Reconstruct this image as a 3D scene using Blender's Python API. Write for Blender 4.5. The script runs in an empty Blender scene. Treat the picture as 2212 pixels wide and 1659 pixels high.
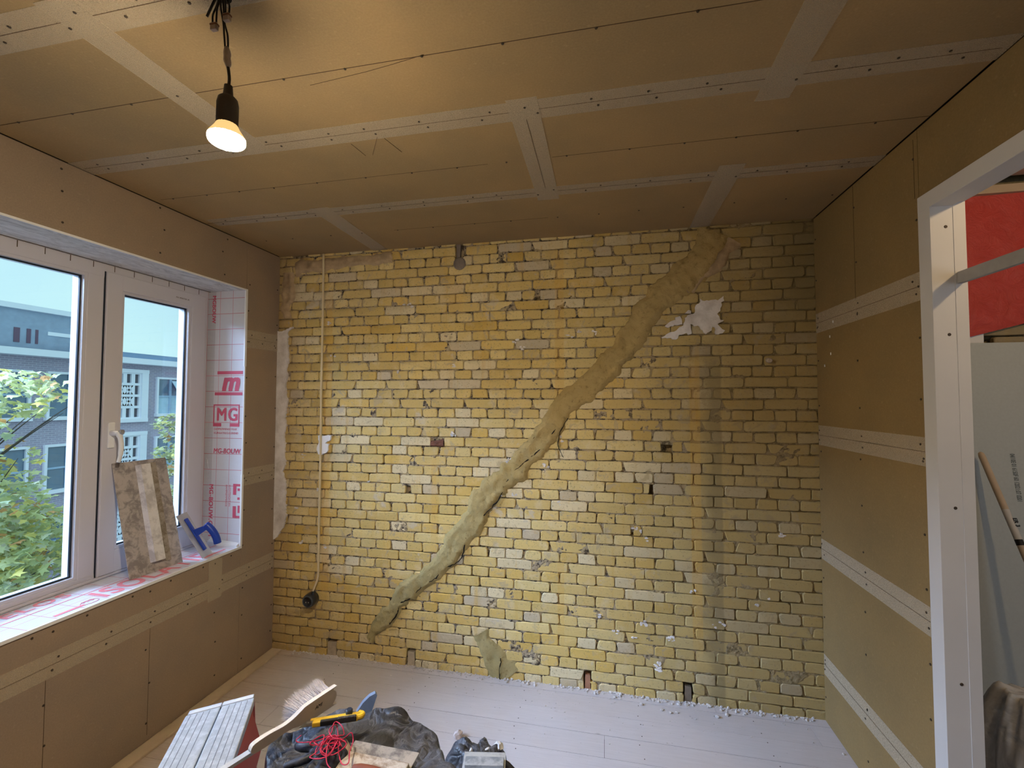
import bpy, bmesh, math, random
import numpy as np
from mathutils import Matrix, Vector

rng = random.Random(7)
S = bpy.context.scene
COL = S.collection

# ------------------------------------------------------------------ camera, sky, light, exposure
CW, CH, CF = 2212, 1659, 965.44
CLOC = np.array([2.1932, -2.6732, 1.6595])
YAW, PITCH, ROLL = 0.204109, 0.0372922, 0.0016628
def cam_axes():
    cy, sy, cp, sp = math.cos(YAW), math.sin(YAW), math.cos(PITCH), math.sin(PITCH)
    f = np.array([-sy*cp, cy*cp, sp]); r = np.array([cy, sy, 0.0]); u = np.cross(r, f)
    c, s = math.cos(ROLL), math.sin(ROLL)
    return r*c + u*s, -r*s + u*c, f
AR, AU, AF = cam_axes()
cam = bpy.data.cameras.new('camera'); cam.sensor_width = 36.0; cam.lens = CF/CW*36.0
cam.clip_start = 0.02; cam.clip_end = 300
cob = bpy.data.objects.new('camera', cam); COL.objects.link(cob)
m = Matrix.Identity(4)
for i in range(3):
    m[i][0] = AR[i]; m[i][1] = AU[i]; m[i][2] = -AF[i]; m[i][3] = CLOC[i]
cob.matrix_world = m
S.camera = cob
S.view_settings.view_transform = 'Standard'
try: S.view_settings.look = 'None'
except Exception: pass
S.view_settings.exposure = 0.0; S.view_settings.gamma = 1.0; S.view_settings.use_curve_mapping = False
S.cycles.use_denoising = True
S.cycles.max_bounces = 8; S.cycles.diffuse_bounces = 5; S.cycles.transparent_max_bounces = 12
S.cycles.sample_clamp_indirect = 4.0

W = bpy.data.worlds.new('sky'); S.world = W; W.use_nodes = True
wn = W.node_tree; wn.nodes.clear()
wo = wn.nodes.new('ShaderNodeOutputWorld'); wb = wn.nodes.new('ShaderNodeBackground')
wt = wn.nodes.new('ShaderNodeTexCoord'); wz = wn.nodes.new('ShaderNodeTexNoise'); wr = wn.nodes.new('ShaderNodeValToRGB')
wz.inputs['Scale'].default_value = 3.0; wz.inputs['Detail'].default_value = 4
wr.color_ramp.elements[0].position = 0.3; wr.color_ramp.elements[0].color = (0.50, 0.80, 0.93, 1)
wr.color_ramp.elements[1].position = 0.7; wr.color_ramp.elements[1].color = (0.62, 0.93, 0.93, 1)
wn.links.new(wt.outputs['Generated'], wz.inputs['Vector']); wn.links.new(wz.outputs['Fac'], wr.inputs['Fac'])
wn.links.new(wr.outputs['Color'], wb.inputs['Color']); wb.inputs['Strength'].default_value = 1.15
wn.links.new(wb.outputs['Background'], wo.inputs['Surface'])

def area(name, loc, tgt, sx, sy, power, col):
    l = bpy.data.lights.new(name, 'AREA'); l.shape = 'RECTANGLE'; l.size = sx; l.size_y = sy
    l.energy = power; l.color = col
    o = bpy.data.objects.new(name, l); COL.objects.link(o); o.location = loc
    o.rotation_euler = (Vector(tgt)-Vector(loc)).to_track_quat('-Z', 'Y').to_euler()
    return o
area('added_daylight', (-7.4, -4.8, 6.9), (1.0, -0.6, 0.8), 8.5, 6.2, 7300, (0.50, 0.67, 1.0))  # added area lamp outside, above the window's view, boosting the sky's light
area('next_room_daylight', (5.1, -3.2, 1.9), (3.9, -0.2, 1.1), 1.2, 1.4, 17, (0.72, 0.84, 1.0))
def point(name, loc, power, col, rad):
    l = bpy.data.lights.new(name, 'POINT'); l.energy = power; l.color = col; l.shadow_soft_size = rad
    o = bpy.data.objects.new(name, l); COL.objects.link(o); o.location = loc; return o
point('next_room_lamp', (3.93, -1.50, 2.60), 20, (1.0, 0.70, 0.36), 0.04)
BULB_STRENGTH = 1500.0

# ------------------------------------------------------------------ pixel -> point on a real plane
def un(x, y, ax, val):
    d = (x-CW/2)/CF*AR - (y-CH/2)/CF*AU + AF
    t = (val-CLOC[ax])/d[ax]
    return CLOC + t*d
def PB(x, y):
    q = un(x, y, 1, 0.0); return (float(q[0]), float(q[2]))
def project(P):
    d = np.asarray(P, float)-CLOC
    z = d@AF
    return CW/2+CF*(d@AR)/z, CH/2-CF*(d@AU)/z, z

# ------------------------------------------------------------------ value noise
def _h(ix, iy, seed):
    n = (ix.astype(np.int64)*374761393 + iy.astype(np.int64)*668265263 + seed*974711) & 0x7fffffff
    n = ((n ^ (n >> 13))*1274126177) & 0x7fffffff
    return ((n ^ (n >> 16)) & 0xffff)/65535.0
def vn(x, y, seed=0):
    x = np.asarray(x, float); y = np.asarray(y, float)
    ix = np.floor(x); iy = np.floor(y); fx = x-ix; fy = y-iy
    fx = fx*fx*(3-2*fx); fy = fy*fy*(3-2*fy)
    a = _h(ix, iy, seed); b = _h(ix+1, iy, seed); c = _h(ix, iy+1, seed); d = _h(ix+1, iy+1, seed)
    return (a*(1-fx)+b*fx)*(1-fy)+(c*(1-fx)+d*fx)*fy
def fbm(x, y, seed=0, o=4):
    s = 0; a = 0.5
    for i in range(o):
        s = s+a*vn(np.asarray(x)*2**i, np.asarray(y)*2**i, seed+i*17); a *= 0.5
    return s

# ------------------------------------------------------------------ materials
class N:
    def __init__(s, name):
        s.m = bpy.data.materials.new(name); s.m.use_nodes = True; s.t = s.m.node_tree; s.t.nodes.clear()
        s.out = s.t.nodes.new('ShaderNodeOutputMaterial'); s._pos = None
    def n(s, k, **kw):
        x = s.t.nodes.new(k)
        for a, b in kw.items(): setattr(x, a, b)
        return x
    def ln(s, a, b):
        s.t.links.new(a, b)
    def put(s, sock, v):
        if isinstance(v, bpy.types.NodeSocket): s.ln(v, sock)
        else:
            if sock.type == 'RGBA' and isinstance(v, (tuple, list)) and len(v) == 3: v = (*v, 1)
            sock.default_value = v
    def pos(s):
        if s._pos is None: s._pos = s.n('ShaderNodeNewGeometry').outputs['Position']
        return s._pos
    def obj(s): return s.n('ShaderNodeTexCoord').outputs['Object']
    def sep(s, v=None):
        x = s.n('ShaderNodeSeparateXYZ'); s.put(x.inputs[0], v or s.pos()); return x.outputs
    def scale(s, v, sc):
        x = s.n('ShaderNodeVectorMath', operation='MULTIPLY'); s.put(x.inputs[0], v); x.inputs[1].default_value = sc; return x.outputs[0]
    def noise(s, sc, det=3, rough=0.55, v=None, dist=0.0):
        x = s.n('ShaderNodeTexNoise'); s.put(x.inputs['Vector'], v or s.pos())
        x.inputs['Scale'].default_value = sc; x.inputs['Detail'].default_value = det
        x.inputs['Roughness'].default_value = rough; x.inputs['Distortion'].default_value = dist
        return x.outputs['Fac']
    def voro(s, sc, v=None, feat='F1'):
        x = s.n('ShaderNodeTexVoronoi', feature=feat); s.put(x.inputs['Vector'], v or s.pos()); x.inputs['Scale'].default_value = sc
        return x.outputs['Distance']
    def ramp(s, fac, *st, interp='LINEAR'):
        x = s.n('ShaderNodeValToRGB'); s.put(x.inputs['Fac'], fac); cr = x.color_ramp; cr.interpolation = interp
        while len(cr.elements) < len(st): cr.elements.new(0.5)
        for e, (p, c) in zip(cr.elements, st):
            e.position = p; e.color = (c, c, c, 1) if isinstance(c, (int, float)) else (*c, 1)
        return x.outputs['Color']
    def step(s, v, a, b):
        x = s.n('ShaderNodeMapRange'); s.put(x.inputs[0], v); x.inputs[1].default_value = a; x.inputs[2].default_value = b
        return x.outputs[0]
    def math(s, op, a, b=0.0):
        x = s.n('ShaderNodeMath', operation=op); s.put(x.inputs[0], a); s.put(x.inputs[1], b); return x.outputs[0]
    def mul(s, *a):
        r = a[0]
        for b in a[1:]: r = s.math('MULTIPLY', r, b)
        return r
    def mix(s, fac, a, b, blend='MIX'):
        x = s.n('ShaderNodeMix', data_type='RGBA', blend_type=blend)
        s.put(x.inputs[0], fac); s.put(x.inputs[6], a); s.put(x.inputs[7], b); return x.outputs[2]
    def bump(s, h, st=0.3, d=0.01):
        x = s.n('ShaderNodeBump'); s.put(x.inputs['Height'], h); x.inputs['Strength'].default_value = st; x.inputs['Distance'].default_value = d
        return x.outputs['Normal']
    def bsdf(s, col, rough=0.7, metal=0.0, normal=None, spec=0.3):
        x = s.n('ShaderNodeBsdfPrincipled'); s.put(x.inputs['Base Color'], col); s.put(x.inputs['Roughness'], rough)
        s.put(x.inputs['Metallic'], metal); s.put(x.inputs['Specular IOR Level'], spec)
        if normal is not None: s.ln(normal, x.inputs['Normal'])
        return x
    def fin(s, sh):
        s.ln(sh.outputs[0] if not isinstance(sh, bpy.types.NodeSocket) else sh, s.out.inputs['Surface']); return s.m

def plain(name, col, rough=0.6, metal=0.0, var=0.12, sc=14, bump=0.0, bsc=200, spec=0.3):
    k = N(name); f = k.noise(sc, 4)
    c = k.mix(f, tuple(x*(1-var) for x in col), tuple(min(1, x*(1+var)) for x in col))
    nm = k.bump(k.noise(bsc, 2), bump, 0.002) if bump else None
    return k.fin(k.bsdf(c, rough, metal, nm, spec))

M = {}
def gypsum(name, col):
    k = N(name)
    cl = k.noise(1.3, 4, 0.6); sp = k.noise(160, 2, 0.7); fb = k.noise(60, 3, 0.6)
    c = k.mix(k.ramp(cl, (0.35, 0), (0.65, 1)), tuple(x*0.86 for x in col), (col[0]*1.12, col[1]*1.06, col[2]*0.95))
    c = k.mix(1.0, c, k.ramp(sp, (0.36, 0.90), (0.66, 1.0)), 'MULTIPLY')
    c = k.mix(k.ramp(fb, (0.62, 0), (0.78, 0.35)), c, tuple(min(1, x*1.5) for x in col))
    return k.fin(k.bsdf(c, 0.85, 0, k.bump(sp, 0.12, 0.002), 0.15))
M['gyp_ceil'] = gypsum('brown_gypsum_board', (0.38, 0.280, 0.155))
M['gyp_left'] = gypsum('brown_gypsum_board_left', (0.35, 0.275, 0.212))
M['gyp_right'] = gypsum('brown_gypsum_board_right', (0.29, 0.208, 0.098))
M['gap'] = plain('dark_gap', (0.03, 0.022, 0.014), 0.95)
M['pencil'] = plain('pencil_mark', (0.09, 0.055, 0.028), 0.9)
M['screw'] = plain('screw_head', (0.05, 0.036, 0.024), 0.6)
def tape():
    k = N('fibre_joint_tape'); nz = k.noise(520, 2, 0.7)
    d = k.n('ShaderNodeBsdfDiffuse'); k.put(d.inputs['Color'], k.mix(nz, (0.64, 0.535, 0.385), (0.74, 0.63, 0.465)))
    t = k.n('ShaderNodeBsdfTransparent'); x = k.n('ShaderNodeMixShader')
    k.put(x.inputs[0], k.ramp(nz, (0.30, 0.30), (0.70, 0.46))); k.ln(t.outputs[0], x.inputs[1]); k.ln(d.outputs[0], x.inputs[2])
    return k.fin(x)
M['tape'] = tape()

def brick_mat():
    k = N('lime_washed_yellow_brick')
    p = k.sep(); X, Z = p[0], p[2]
    at = k.n('ShaderNodeAttribute', attribute_name='tint').outputs['Color']
    oc = k.n('ShaderNodeObjectInfo').outputs['Color']
    base = k.mix(1.0, at, oc, 'MULTIPLY')
    big = k.noise(2.2, 4, 0.6); mid = k.noise(9, 4, 0.6); fine = k.noise(70, 4, 0.65); sc = k.noise(26, 5, 0.7, dist=0.6)
    c = k.mix(k.ramp(big, (0.38, 0.0), (0.66, 0.38)), base, (0.74, 0.58, 0.29))
    # vertical drips of stronger ochre wash
    st = k.noise(1.0, 3, 0.6, v=k.scale(k.pos(), (16, 1, 0.9)))
    c = k.mix(k.ramp(st, (0.56, 0), (0.72, 0.55)), c, (0.66, 0.43, 0.10))
    # pale worn places and dusty plaster smears
    c = k.mix(k.ramp(mid, (0.55, 0), (0.70, 0.42)), c, (0.76, 0.68, 0.48))
    c = k.mix(k.ramp(sc, (0.62, 0), (0.70, 0.65)), c, (0.55, 0.46, 0.33))
    c = k.mix(k.ramp(fine, (0.30, 0.6), (0.42, 0.0)), c, (0.33, 0.25, 0.12))
    c = k.mix(k.ramp(k.noise(19, 4, 0.7), (0.60, 0), (0.68, 0.5)), c, (0.60, 0.40, 0.11))
    c = k.mix(k.ramp(k.noise(150, 2, 0.6), (0.27, 0.9), (0.33, 0.0)), c, (0.07, 0.05, 0.03))
    c = stains_and_shade(k, c, X, Z)
    h = k.mix(0.5, fine, k.noise(28, 4, 0.7))
    return k.fin(k.bsdf(c, 0.9, 0, k.bump(h, 0.45, 0.006), 0.15))
def stains_and_shade(k, c, X, Z):
    sm = k.noise(11, 5, 0.72, dist=0.7); sm2 = k.noise(5.5, 4, 0.65, dist=0.4)
    c = k.mix(k.ramp(sm, (0.575, 0), (0.63, 0.8)), c, (0.52, 0.42, 0.25))
    c = k.mix(k.ramp(sm2, (0.64, 0), (0.69, 0.7)), c, (0.62, 0.55, 0.42))
    wob = k.math('MULTIPLY', k.math('SUBTRACT', k.noise(7, 4, 0.65), 0.5), 0.16)
    Xw = k.math('ADD', X, wob); wob2 = k.math('MULTIPLY', k.math('SUBTRACT', k.noise(4, 4, 0.65), 0.5), 0.35)
    Zw = k.math('ADD', Z, wob2)
    # old flue line: damp vertical band
    band = k.mul(k.step(Xw, 2.70, 2.78), k.step(k.math('ADD', X, k.math('MULTIPLY', wob, 0.15)), 2.832, 2.822), k.step(Zw, 2.02, 1.85))
    c = k.mix(k.math('MULTIPLY', band, 0.62), c, (0.20, 0.165, 0.09))
    # upper right corner: some soot, plus corner shade painted in
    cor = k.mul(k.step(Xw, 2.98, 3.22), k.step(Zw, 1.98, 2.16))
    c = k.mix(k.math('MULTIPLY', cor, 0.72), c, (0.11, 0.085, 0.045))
    # brownish dirty edge on the left and along the top
    lef = k.step(Xw, 0.20, 0.03)
    c = k.mix(k.math('MULTIPLY', lef, 0.55), c, (0.34, 0.235, 0.12))
    low = k.mul(k.step(Xw, 0.75, 0.25), k.step(Zw, 0.55, 0.15))
    c = k.mix(k.math('MULTIPLY', low, 0.35), c, (0.36, 0.25, 0.11))
    # right third: dirtier, less washed, with the light's falloff painted in as well
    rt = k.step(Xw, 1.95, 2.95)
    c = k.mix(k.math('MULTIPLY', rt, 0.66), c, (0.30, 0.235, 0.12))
    # ochre runs
    for x0, w, z1, z0 in ((1.935, 0.022, 0.80, 0.20), (1.93, 0.03, 2.63, 1.65), (1.28, 0.05, 2.50, 2.28), (1.14, 0.018, 1.36, 0.75), (0.385, 0.03, 2.4, 0.3), (2.69, 0.03, 2.0, 0.3)):
        mk = k.mul(k.step(X, x0-w, x0-w*0.8), k.step(X, x0+w, x0+w*0.8), k.step(Zw, z1, z1-0.15), k.step(Zw, z0-0.1, z0+0.1))
        c = k.mix(k.math('MULTIPLY', mk, 0.30), c, (0.68, 0.40, 0.07))
    return c
def mortar_mat():
    k = N('old_lime_mortar'); p = k.sep()
    f = k.noise(60, 5, 0.7); g = k.noise(9, 4, 0.6); dk = k.noise(34, 4, 0.7)
    c = k.mix(f, (0.28, 0.225, 0.16), (0.50, 0.42, 0.31))
    c = k.mix(k.ramp(g, (0.40, 0), (0.65, 0.6)), c, (0.60, 0.45, 0.20))
    c = k.mix(k.ramp(g, (0.66, 0), (0.74, 0.8)), c, (0.80, 0.76, 0.70))
    c = k.mix(k.ramp(dk, (0.42, 0.95), (0.52, 0.0)), c, (0.05, 0.04, 0.035))
    c = stains_and_shade(k, c, p[0], p[2])
    return k.fin(k.bsdf(c, 0.95, 0, k.bump(f, 0.7, 0.01), 0.1))
M['brick'] = brick_mat(); M['mortar'] = mortar_mat()
def chase_mat():
    k = N('brown_repair_mortar'); f = k.noise(45, 5, 0.7); g = k.noise(7, 4, 0.6); z = k.sep()[2]
    c = k.mix(g, (0.36, 0.25, 0.085), (0.56, 0.43, 0.20))
    c = k.mix(k.step(z, 1.6, 0.5), c, k.mix(g, (0.34, 0.275, 0.115), (0.50, 0.42, 0.21)))
    c = k.mix(k.ramp(f, (0.30, 0.6), (0.45, 0)), c, (0.20, 0.14, 0.05))
    return k.fin(k.bsdf(c, 0.95, 0, k.bump(k.mix(0.5, f, k.noise(18, 4, 0.7)), 0.8, 0.012), 0.1))
M['chase'] = chase_mat()
def plaster_mat():
    k = N('white_plaster'); g = k.noise(10, 5, 0.65); f = k.noise(90, 3)
    c = k.mix(k.ramp(g, (0.40, 0), (0.75, 1)), (0.86, 0.82, 0.80), (0.52, 0.47, 0.43))
    return k.fin(k.bsdf(c, 0.85, 0, k.bump(k.mix(0.5, f, g), 0.35, 0.006), 0.2))
M['plaster'] = plaster_mat()
M['skim'] = plain('brown_render_remnant', (0.46, 0.34, 0.20), 0.95, var=0.45, sc=26, bump=0.8, bsc=60)
M['black'] = plain('crack_shadow', (0.012, 0.009, 0.006), 1.0)
M['putty'] = plain('grey_putty', (0.22, 0.18, 0.15), 0.9, var=0.25, sc=30, bump=0.4, bsc=90)

def floor_mat():
    k = N('dusty_floorboards'); q = k.scale(k.pos(), (1.2, 22, 1)); gr = k.noise(6, 5, 0.6, v=q, dist=0.5)
    oi = k.n('ShaderNodeObjectInfo').outputs['Random']
    d = k.noise(2.3, 4, 0.6); sp = k.noise(90, 3, 0.7); kn = k.voro(4.2, k.scale(k.pos(), (1.0, 2.2, 1)))
    wood = k.mix(gr, (0.36, 0.26, 0.18), (0.58, 0.45, 0.34))
    wood = k.mix(k.ramp(kn, (0.03, 0.8), (0.09, 0)), wood, (0.16, 0.10, 0.06))
    dust = k.mix(gr, (0.50, 0.47, 0.49), (0.63, 0.60, 0.62))
    dust = k.mix(k.ramp(kn, (0.02, 0.55), (0.07, 0)), dust, (0.33, 0.29, 0.28))
    X = k.sep()[0]
    cover = k.math('MULTIPLY', k.step(k.math('ADD', X, k.math('MULTIPLY', k.math('SUBTRACT', d, 0.5), 0.5)), 0.05, 0.42), k.ramp(d, (0.25, 0.80), (0.55, 0.98)))
    c = k.mix(cover, wood, dust)
    c = k.mix(k.ramp(sp, (0.24, 0.7), (0.33, 0)), c, (0.12, 0.10, 0.09))
    c = k.mix(k.math('MULTIPLY', oi, 0.12), c, (0.40, 0.36, 0.34))
    return k.fin(k.bsdf(c, 0.8, 0, k.bump(gr, 0.15, 0.004), 0.25))
M['floor'] = floor_mat()
M['batten'] = plain('bare_pine', (0.50, 0.39, 0.27), 0.8, var=0.2, sc=8, bump=0.2)
M['pvc'] = plain('white_pvc', (0.64, 0.62, 0.66), 0.35, var=0.03, sc=4, spec=0.5)
M['gasket'] = plain('black_rubber_gasket', (0.015, 0.02, 0.03), 0.5)
M['white'] = plain('white_corner_bead', (0.88, 0.88, 0.88), 0.5, var=0.04)
M['lining'] = None
def osb():
    k = N('grey_fibre_lining'); f = k.noise(9, 6, 0.75, v=k.scale(k.pos(), (2.4, 0.9, 1)), dist=1.2)
    c = k.ramp(f, (0.36, (0.52, 0.50, 0.47)), (0.52, (0.74, 0.72, 0.69)), (0.66, (0.86, 0.85, 0.82)))
    return k.fin(k.bsdf(c, 0.8, 0, k.bump(f, 0.3, 0.004), 0.2))
M['lining'] = osb()
def foil(name, a, b, glossy=0.4):
    # white vapour foil: fine reinforcement mesh and printed red grid, laid out in wall coordinates (a, b = axes 0..2)
    k = N(name); p = k.sep(); A, B_ = p[a], p[b]
    def lines(v, pitch, w, off=0.0):
        f = k.math('FRACT', k.math('DIVIDE', k.math('ADD', v, 50+off), pitch))
        return k.math('LESS_THAN', f, w/pitch)
    mesh = k.math('MAXIMUM', lines(A, 0.0095, 0.0024), lines(B_, 0.0095, 0.0024))
    red = k.math('MAXIMUM', lines(A, 0.094, 0.0028, 0.012), lines(B_, 0.098, 0.0035, 0.03))
    cr = k.noise(6, 4, 0.6)
    c = k.mix(cr, (0.70, 0.69, 0.73), (0.80, 0.79, 0.82))
    c = k.mix(k.math('MULTIPLY', mesh, 0.30), c, (0.30, 0.30, 0.36))
    if name == 'vapour_foil_reveal':
        band = k.mul(k.step(p[0], -0.222, -0.228), mesh)
        c = k.mix(k.math('MULTIPLY', band, 0.55), c, (0.10, 0.09, 0.10))
    c = k.mix(k.math('MULTIPLY', red, 0.72), c, (0.55, 0.08, 0.13))
    return k.fin(k.bsdf(c, glossy, 0, k.bump(cr, 0.15, 0.01), 0.4))
M['foil_reveal'] = foil('vapour_foil_reveal', 0, 2); M['foil_sill'] = foil('vapour_foil_sill', 0, 1)
M['print'] = plain('red_foil_print', (0.62, 0.10, 0.17), 0.5, var=0.15, sc=300)
M['print_pale'] = plain('pale_red_foil_print', (0.80, 0.24, 0.28), 0.5, var=0.1, sc=60)
M['print_grey'] = plain('grey_board_print', (0.14, 0.16, 0.16), 0.8)
def glass():
    k = N('window_glass'); t = k.n('ShaderNodeBsdfTransparent'); g = k.n('ShaderNodeBsdfGlossy'); g.inputs['Roughness'].default_value = 0.02
    t.inputs['Color'].default_value = (0.93, 0.96, 0.98, 1)
    fr = k.n('ShaderNodeFresnel'); fr.inputs['IOR'].default_value = 1.35; x = k.n('ShaderNodeMixShader')
    k.ln(fr.outputs[0], x.inputs[0]); k.ln(t.outputs[0], x.inputs[1]); k.ln(g.outputs[0], x.inputs[2])
    return k.fin(x)
M['glass'] = glass()
M['steel'] = plain('brushed_steel', (0.55, 0.56, 0.58), 0.35, 0.9, var=0.1, sc=60)
M['frame'] = plain('primed_door_frame', (0.66, 0.65, 0.65), 0.6, var=0.06, sc=6, bump=0.05)
M['rail'] = plain('grey_batten', (0.36, 0.35, 0.34), 0.8, var=0.15, sc=30)
def redfoil():
    k = N('red_membrane'); n = k.noise(14, 5, 0.7, dist=1.5); n2 = k.noise(5, 3)
    c = k.mix(n, (0.44, 0.035, 0.025), (0.66, 0.09, 0.07))
    return k.fin(k.bsdf(c, 0.5, 0, k.bump(k.mix(0.5, n, n2), 0.9, 0.02), 0.4))
M['redfoil'] = redfoil()
M['greyboard'] = plain('grey_plasterboard', (0.50, 0.54, 0.53), 0.85, var=0.08, sc=90, bump=0.1)
M['pinkboard'] = plain('pink_board', (0.55, 0.36, 0.28), 0.85)
M['bulb'] = None
def glow(name, col, st):
    k = N(name); e = k.n('ShaderNodeEmission'); e.inputs['Color'].default_value = (*col, 1); e.inputs['Strength'].default_value = st
    return k.fin(e)
def bulb():
    k = N('lit_bulb'); e = k.n('ShaderNodeEmission'); e.inputs['Color'].default_value = (1.0, 0.83, 0.60, 1); e.inputs['Strength'].default_value = BULB_STRENGTH
    return k.fin(e)
M['bulb'] = bulb()
M['bulb_body'] = glow('bulb_neck_halo', (1.0, 0.60, 0.22), 1.1)  # neck glows dimly to imitate the halo around the bulb
M['socketblack'] = plain('black_rubber', (0.03, 0.024, 0.02), 0.55)
M['wire'] = plain('black_wire', (0.015, 0.014, 0.014), 0.5)
M['clear'] = plain('greyish_connector', (0.34, 0.27, 0.23), 0.3)
M['tapewrap'] = plain('wrapped_tape', (0.42, 0.36, 0.32), 0.4, var=0.3, sc=80)
M['cable'] = plain('cream_cable', (0.74, 0.63, 0.40), 0.5, var=0.1)
M['bakelite'] = plain('black_socket_plastic', (0.02, 0.024, 0.032), 0.3, spec=0.5)

# ------------------------------------------------------------------ object helpers
def link(name, me, mat, parent=None, kind=None):
    o = bpy.data.objects.new(name, me); COL.objects.link(o)
    if mat is not None and len(me.materials) == 0:
        for mm in (mat if isinstance(mat, list) else [mat]): me.materials.append(mm)
    if parent is not None:
        o.parent = parent; o.matrix_parent_inverse = world_of(parent).inverted()
    if kind: o['kind'] = kind
    return o
def world_of(o):
    w = o.matrix_basis.copy()
    if o.parent is not None: w = world_of(o.parent) @ o.matrix_parent_inverse @ w
    return w
def thing(name, label, cat, loc, group=None):
    o = bpy.data.objects.new(name, None); COL.objects.link(o); o.location = loc; o.empty_display_size = 0.05
    o['label'] = label; o['category'] = cat
    if group: o['group'] = group
    return o
def tag(o, label, cat, group=None):
    o['label'] = label; o['category'] = cat
    if group: o['group'] = group
    return o

class MB:
    def __init__(s, T=None):
        s.v = []; s.f = []; s.mi = []; s.T = T
    def add(s, vs, fs, mi=0):
        b = len(s.v); s.v += [tuple(map(float, q)) for q in vs]
        s.f += [tuple(b+i for i in q) for q in fs]; s.mi += [mi]*len(fs)
    def box(s, a, b, mi=0):
        (x0, y0, z0), (x1, y1, z1) = a, b
        x0, x1 = min(x0, x1), max(x0, x1); y0, y1 = min(y0, y1), max(y0, y1); z0, z1 = min(z0, z1), max(z0, z1)
        s.add([(x0,y0,z0),(x1,y0,z0),(x1,y1,z0),(x0,y1,z0),(x0,y0,z1),(x1,y0,z1),(x1,y1,z1),(x0,y1,z1)],
              [(0,3,2,1),(4,5,6,7),(0,1,5,4),(1,2,6,5),(2,3,7,6),(3,0,4,7)], mi)
    def rbox(s, a, b, r, mi=0):
        # box with bevelled edges
        bm = bmesh.new(); bmesh.ops.create_cube(bm, size=1.0)
        c = [(a[i]+b[i])/2 for i in range(3)]; d = [abs(b[i]-a[i]) for i in range(3)]
        for v in bm.verts: v.co = Vector([c[i]+v.co[i]*d[i] for i in range(3)])
        bmesh.ops.bevel(bm, geom=bm.edges[:], offset=r, segments=2, affect='EDGES', profile=0.5)
        s.bm(bm, mi); bm.free()
    def bm(s, bm, mi=0):
        bm.verts.index_update()
        s.add([v.co[:] for v in bm.verts], [[v.index for v in f.verts] for f in bm.faces], mi)
    def prism(s, poly, d, mi=0):
        n = len(poly); d = Vector(d); p = [Vector(q) for q in poly]
        nrm = Vector((0, 0, 0))
        for i in range(n): nrm += p[i].cross(p[(i+1) % n])
        if nrm.dot(d) > 0: p = p[::-1]
        s.add([q[:] for q in p]+[(q+d)[:] for q in p], [tuple(range(n)), tuple(range(2*n-1, n-1, -1))]+[(i, i+n, (i+1) % n+n, (i+1) % n) for i in range(n)], mi)
    def tube(s, pts, r, n=8, mi=0, cap=True, closed=False):
        P = [Vector(q) for q in pts]; R = r if isinstance(r, (list, tuple)) else [r]*len(P)
        vs = []; fs = []; up = None
        for i, q in enumerate(P):
            t = (P[min(i+1, len(P)-1)]-P[max(i-1, 0)])
            if closed: t = P[(i+1) % len(P)]-P[i-1]
            if t.length < 1e-9: t = Vector((0, 0, 1))
            t.normalize()
            if up is None: up = t.orthogonal().normalized()
            up = (up-t*up.dot(t))
            up = up.normalized() if up.length > 1e-6 else t.orthogonal().normalized()
            w = t.cross(up)
            for k in range(n):
                a = 2*math.pi*k/n; vs.append((q+(up*math.cos(a)+w*math.sin(a))*R[i])[:])
        L = len(P)
        for i in range(L if closed else L-1):
            j = (i+1) % L
            for k in range(n): fs.append((i*n+k, i*n+(k+1) % n, j*n+(k+1) % n, j*n+k))
        if cap and not closed:
            fs.append(tuple(range(n-1, -1, -1))); fs.append(tuple((L-1)*n+k for k in range(n)))
        s.add(vs, fs, mi)
    def lathe(s, prof, c, axis=(0, 0, 1), n=20, mi=0):
        a = Vector(axis).normalized(); u = a.orthogonal().normalized(); w = a.cross(u); c = Vector(c); vs = []; fs = []
        for (r, h) in prof:
            for k in range(n):
                t = 2*math.pi*k/n; vs.append((c+a*h+(u*math.cos(t)+w*math.sin(t))*r)[:])
        for i in range(len(prof)-1):
            for k in range(n): fs.append((i*n+k, i*n+(k+1) % n, (i+1)*n+(k+1) % n, (i+1)*n+k))
        fs.append(tuple(range(n-1, -1, -1))); fs.append(tuple((len(prof)-1)*n+k for k in range(n)))
        s.add(vs, fs, mi)
    def grid(s, P, mi=0):
        # P: array [a][b][3]
        P = np.asarray(P); a, b = P.shape[:2]
        s.add(P.reshape(-1, 3), [(i*b+j, i*b+j+1, (i+1)*b+j+1, (i+1)*b+j) for i in range(a-1) for j in range(b-1)], mi)
    def mesh(s, name):
        me = bpy.data.meshes.new(name)
        vs = s.v if s.T is None else [(s.T @ Vector(q))[:] for q in s.v]
        me.from_pydata(vs, [], s.f); me.polygons.foreach_set('material_index', s.mi); me.update(); return me
    def build(s, name, mat, parent=None, kind=None, smooth=False):
        me = s.mesh(name)
        if smooth: me.polygons.foreach_set('use_smooth', [True]*len(me.polygons))
        return link(name, me, mat, parent, kind)
def box(name, a, b, mat, parent=None, kind=None, bevel=0.0):
    k = MB()
    k.rbox(a, b, bevel) if bevel else k.box(a, b)
    return k.build(name, mat, parent, kind)
def catmull(pts, per=8, closed=False):
    P = [np.array(q, float) for q in pts]; out = []; n = len(P)
    for i in range(n if closed else n-1):
        g = lambda j: P[j % n] if closed else P[min(max(j, 0), n-1)]
        a, b, c, d = g(i-1), g(i), g(i+1), g(i+2)
        for t in np.linspace(0, 1, per, endpoint=False):
            out.append(tuple(0.5*((2*b)+(-a+c)*t+(2*a-5*b+4*c-d)*t*t+(-a+3*b-3*c+d)*t**3)))
    if not closed: out.append(tuple(P[-1]))
    return out
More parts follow.
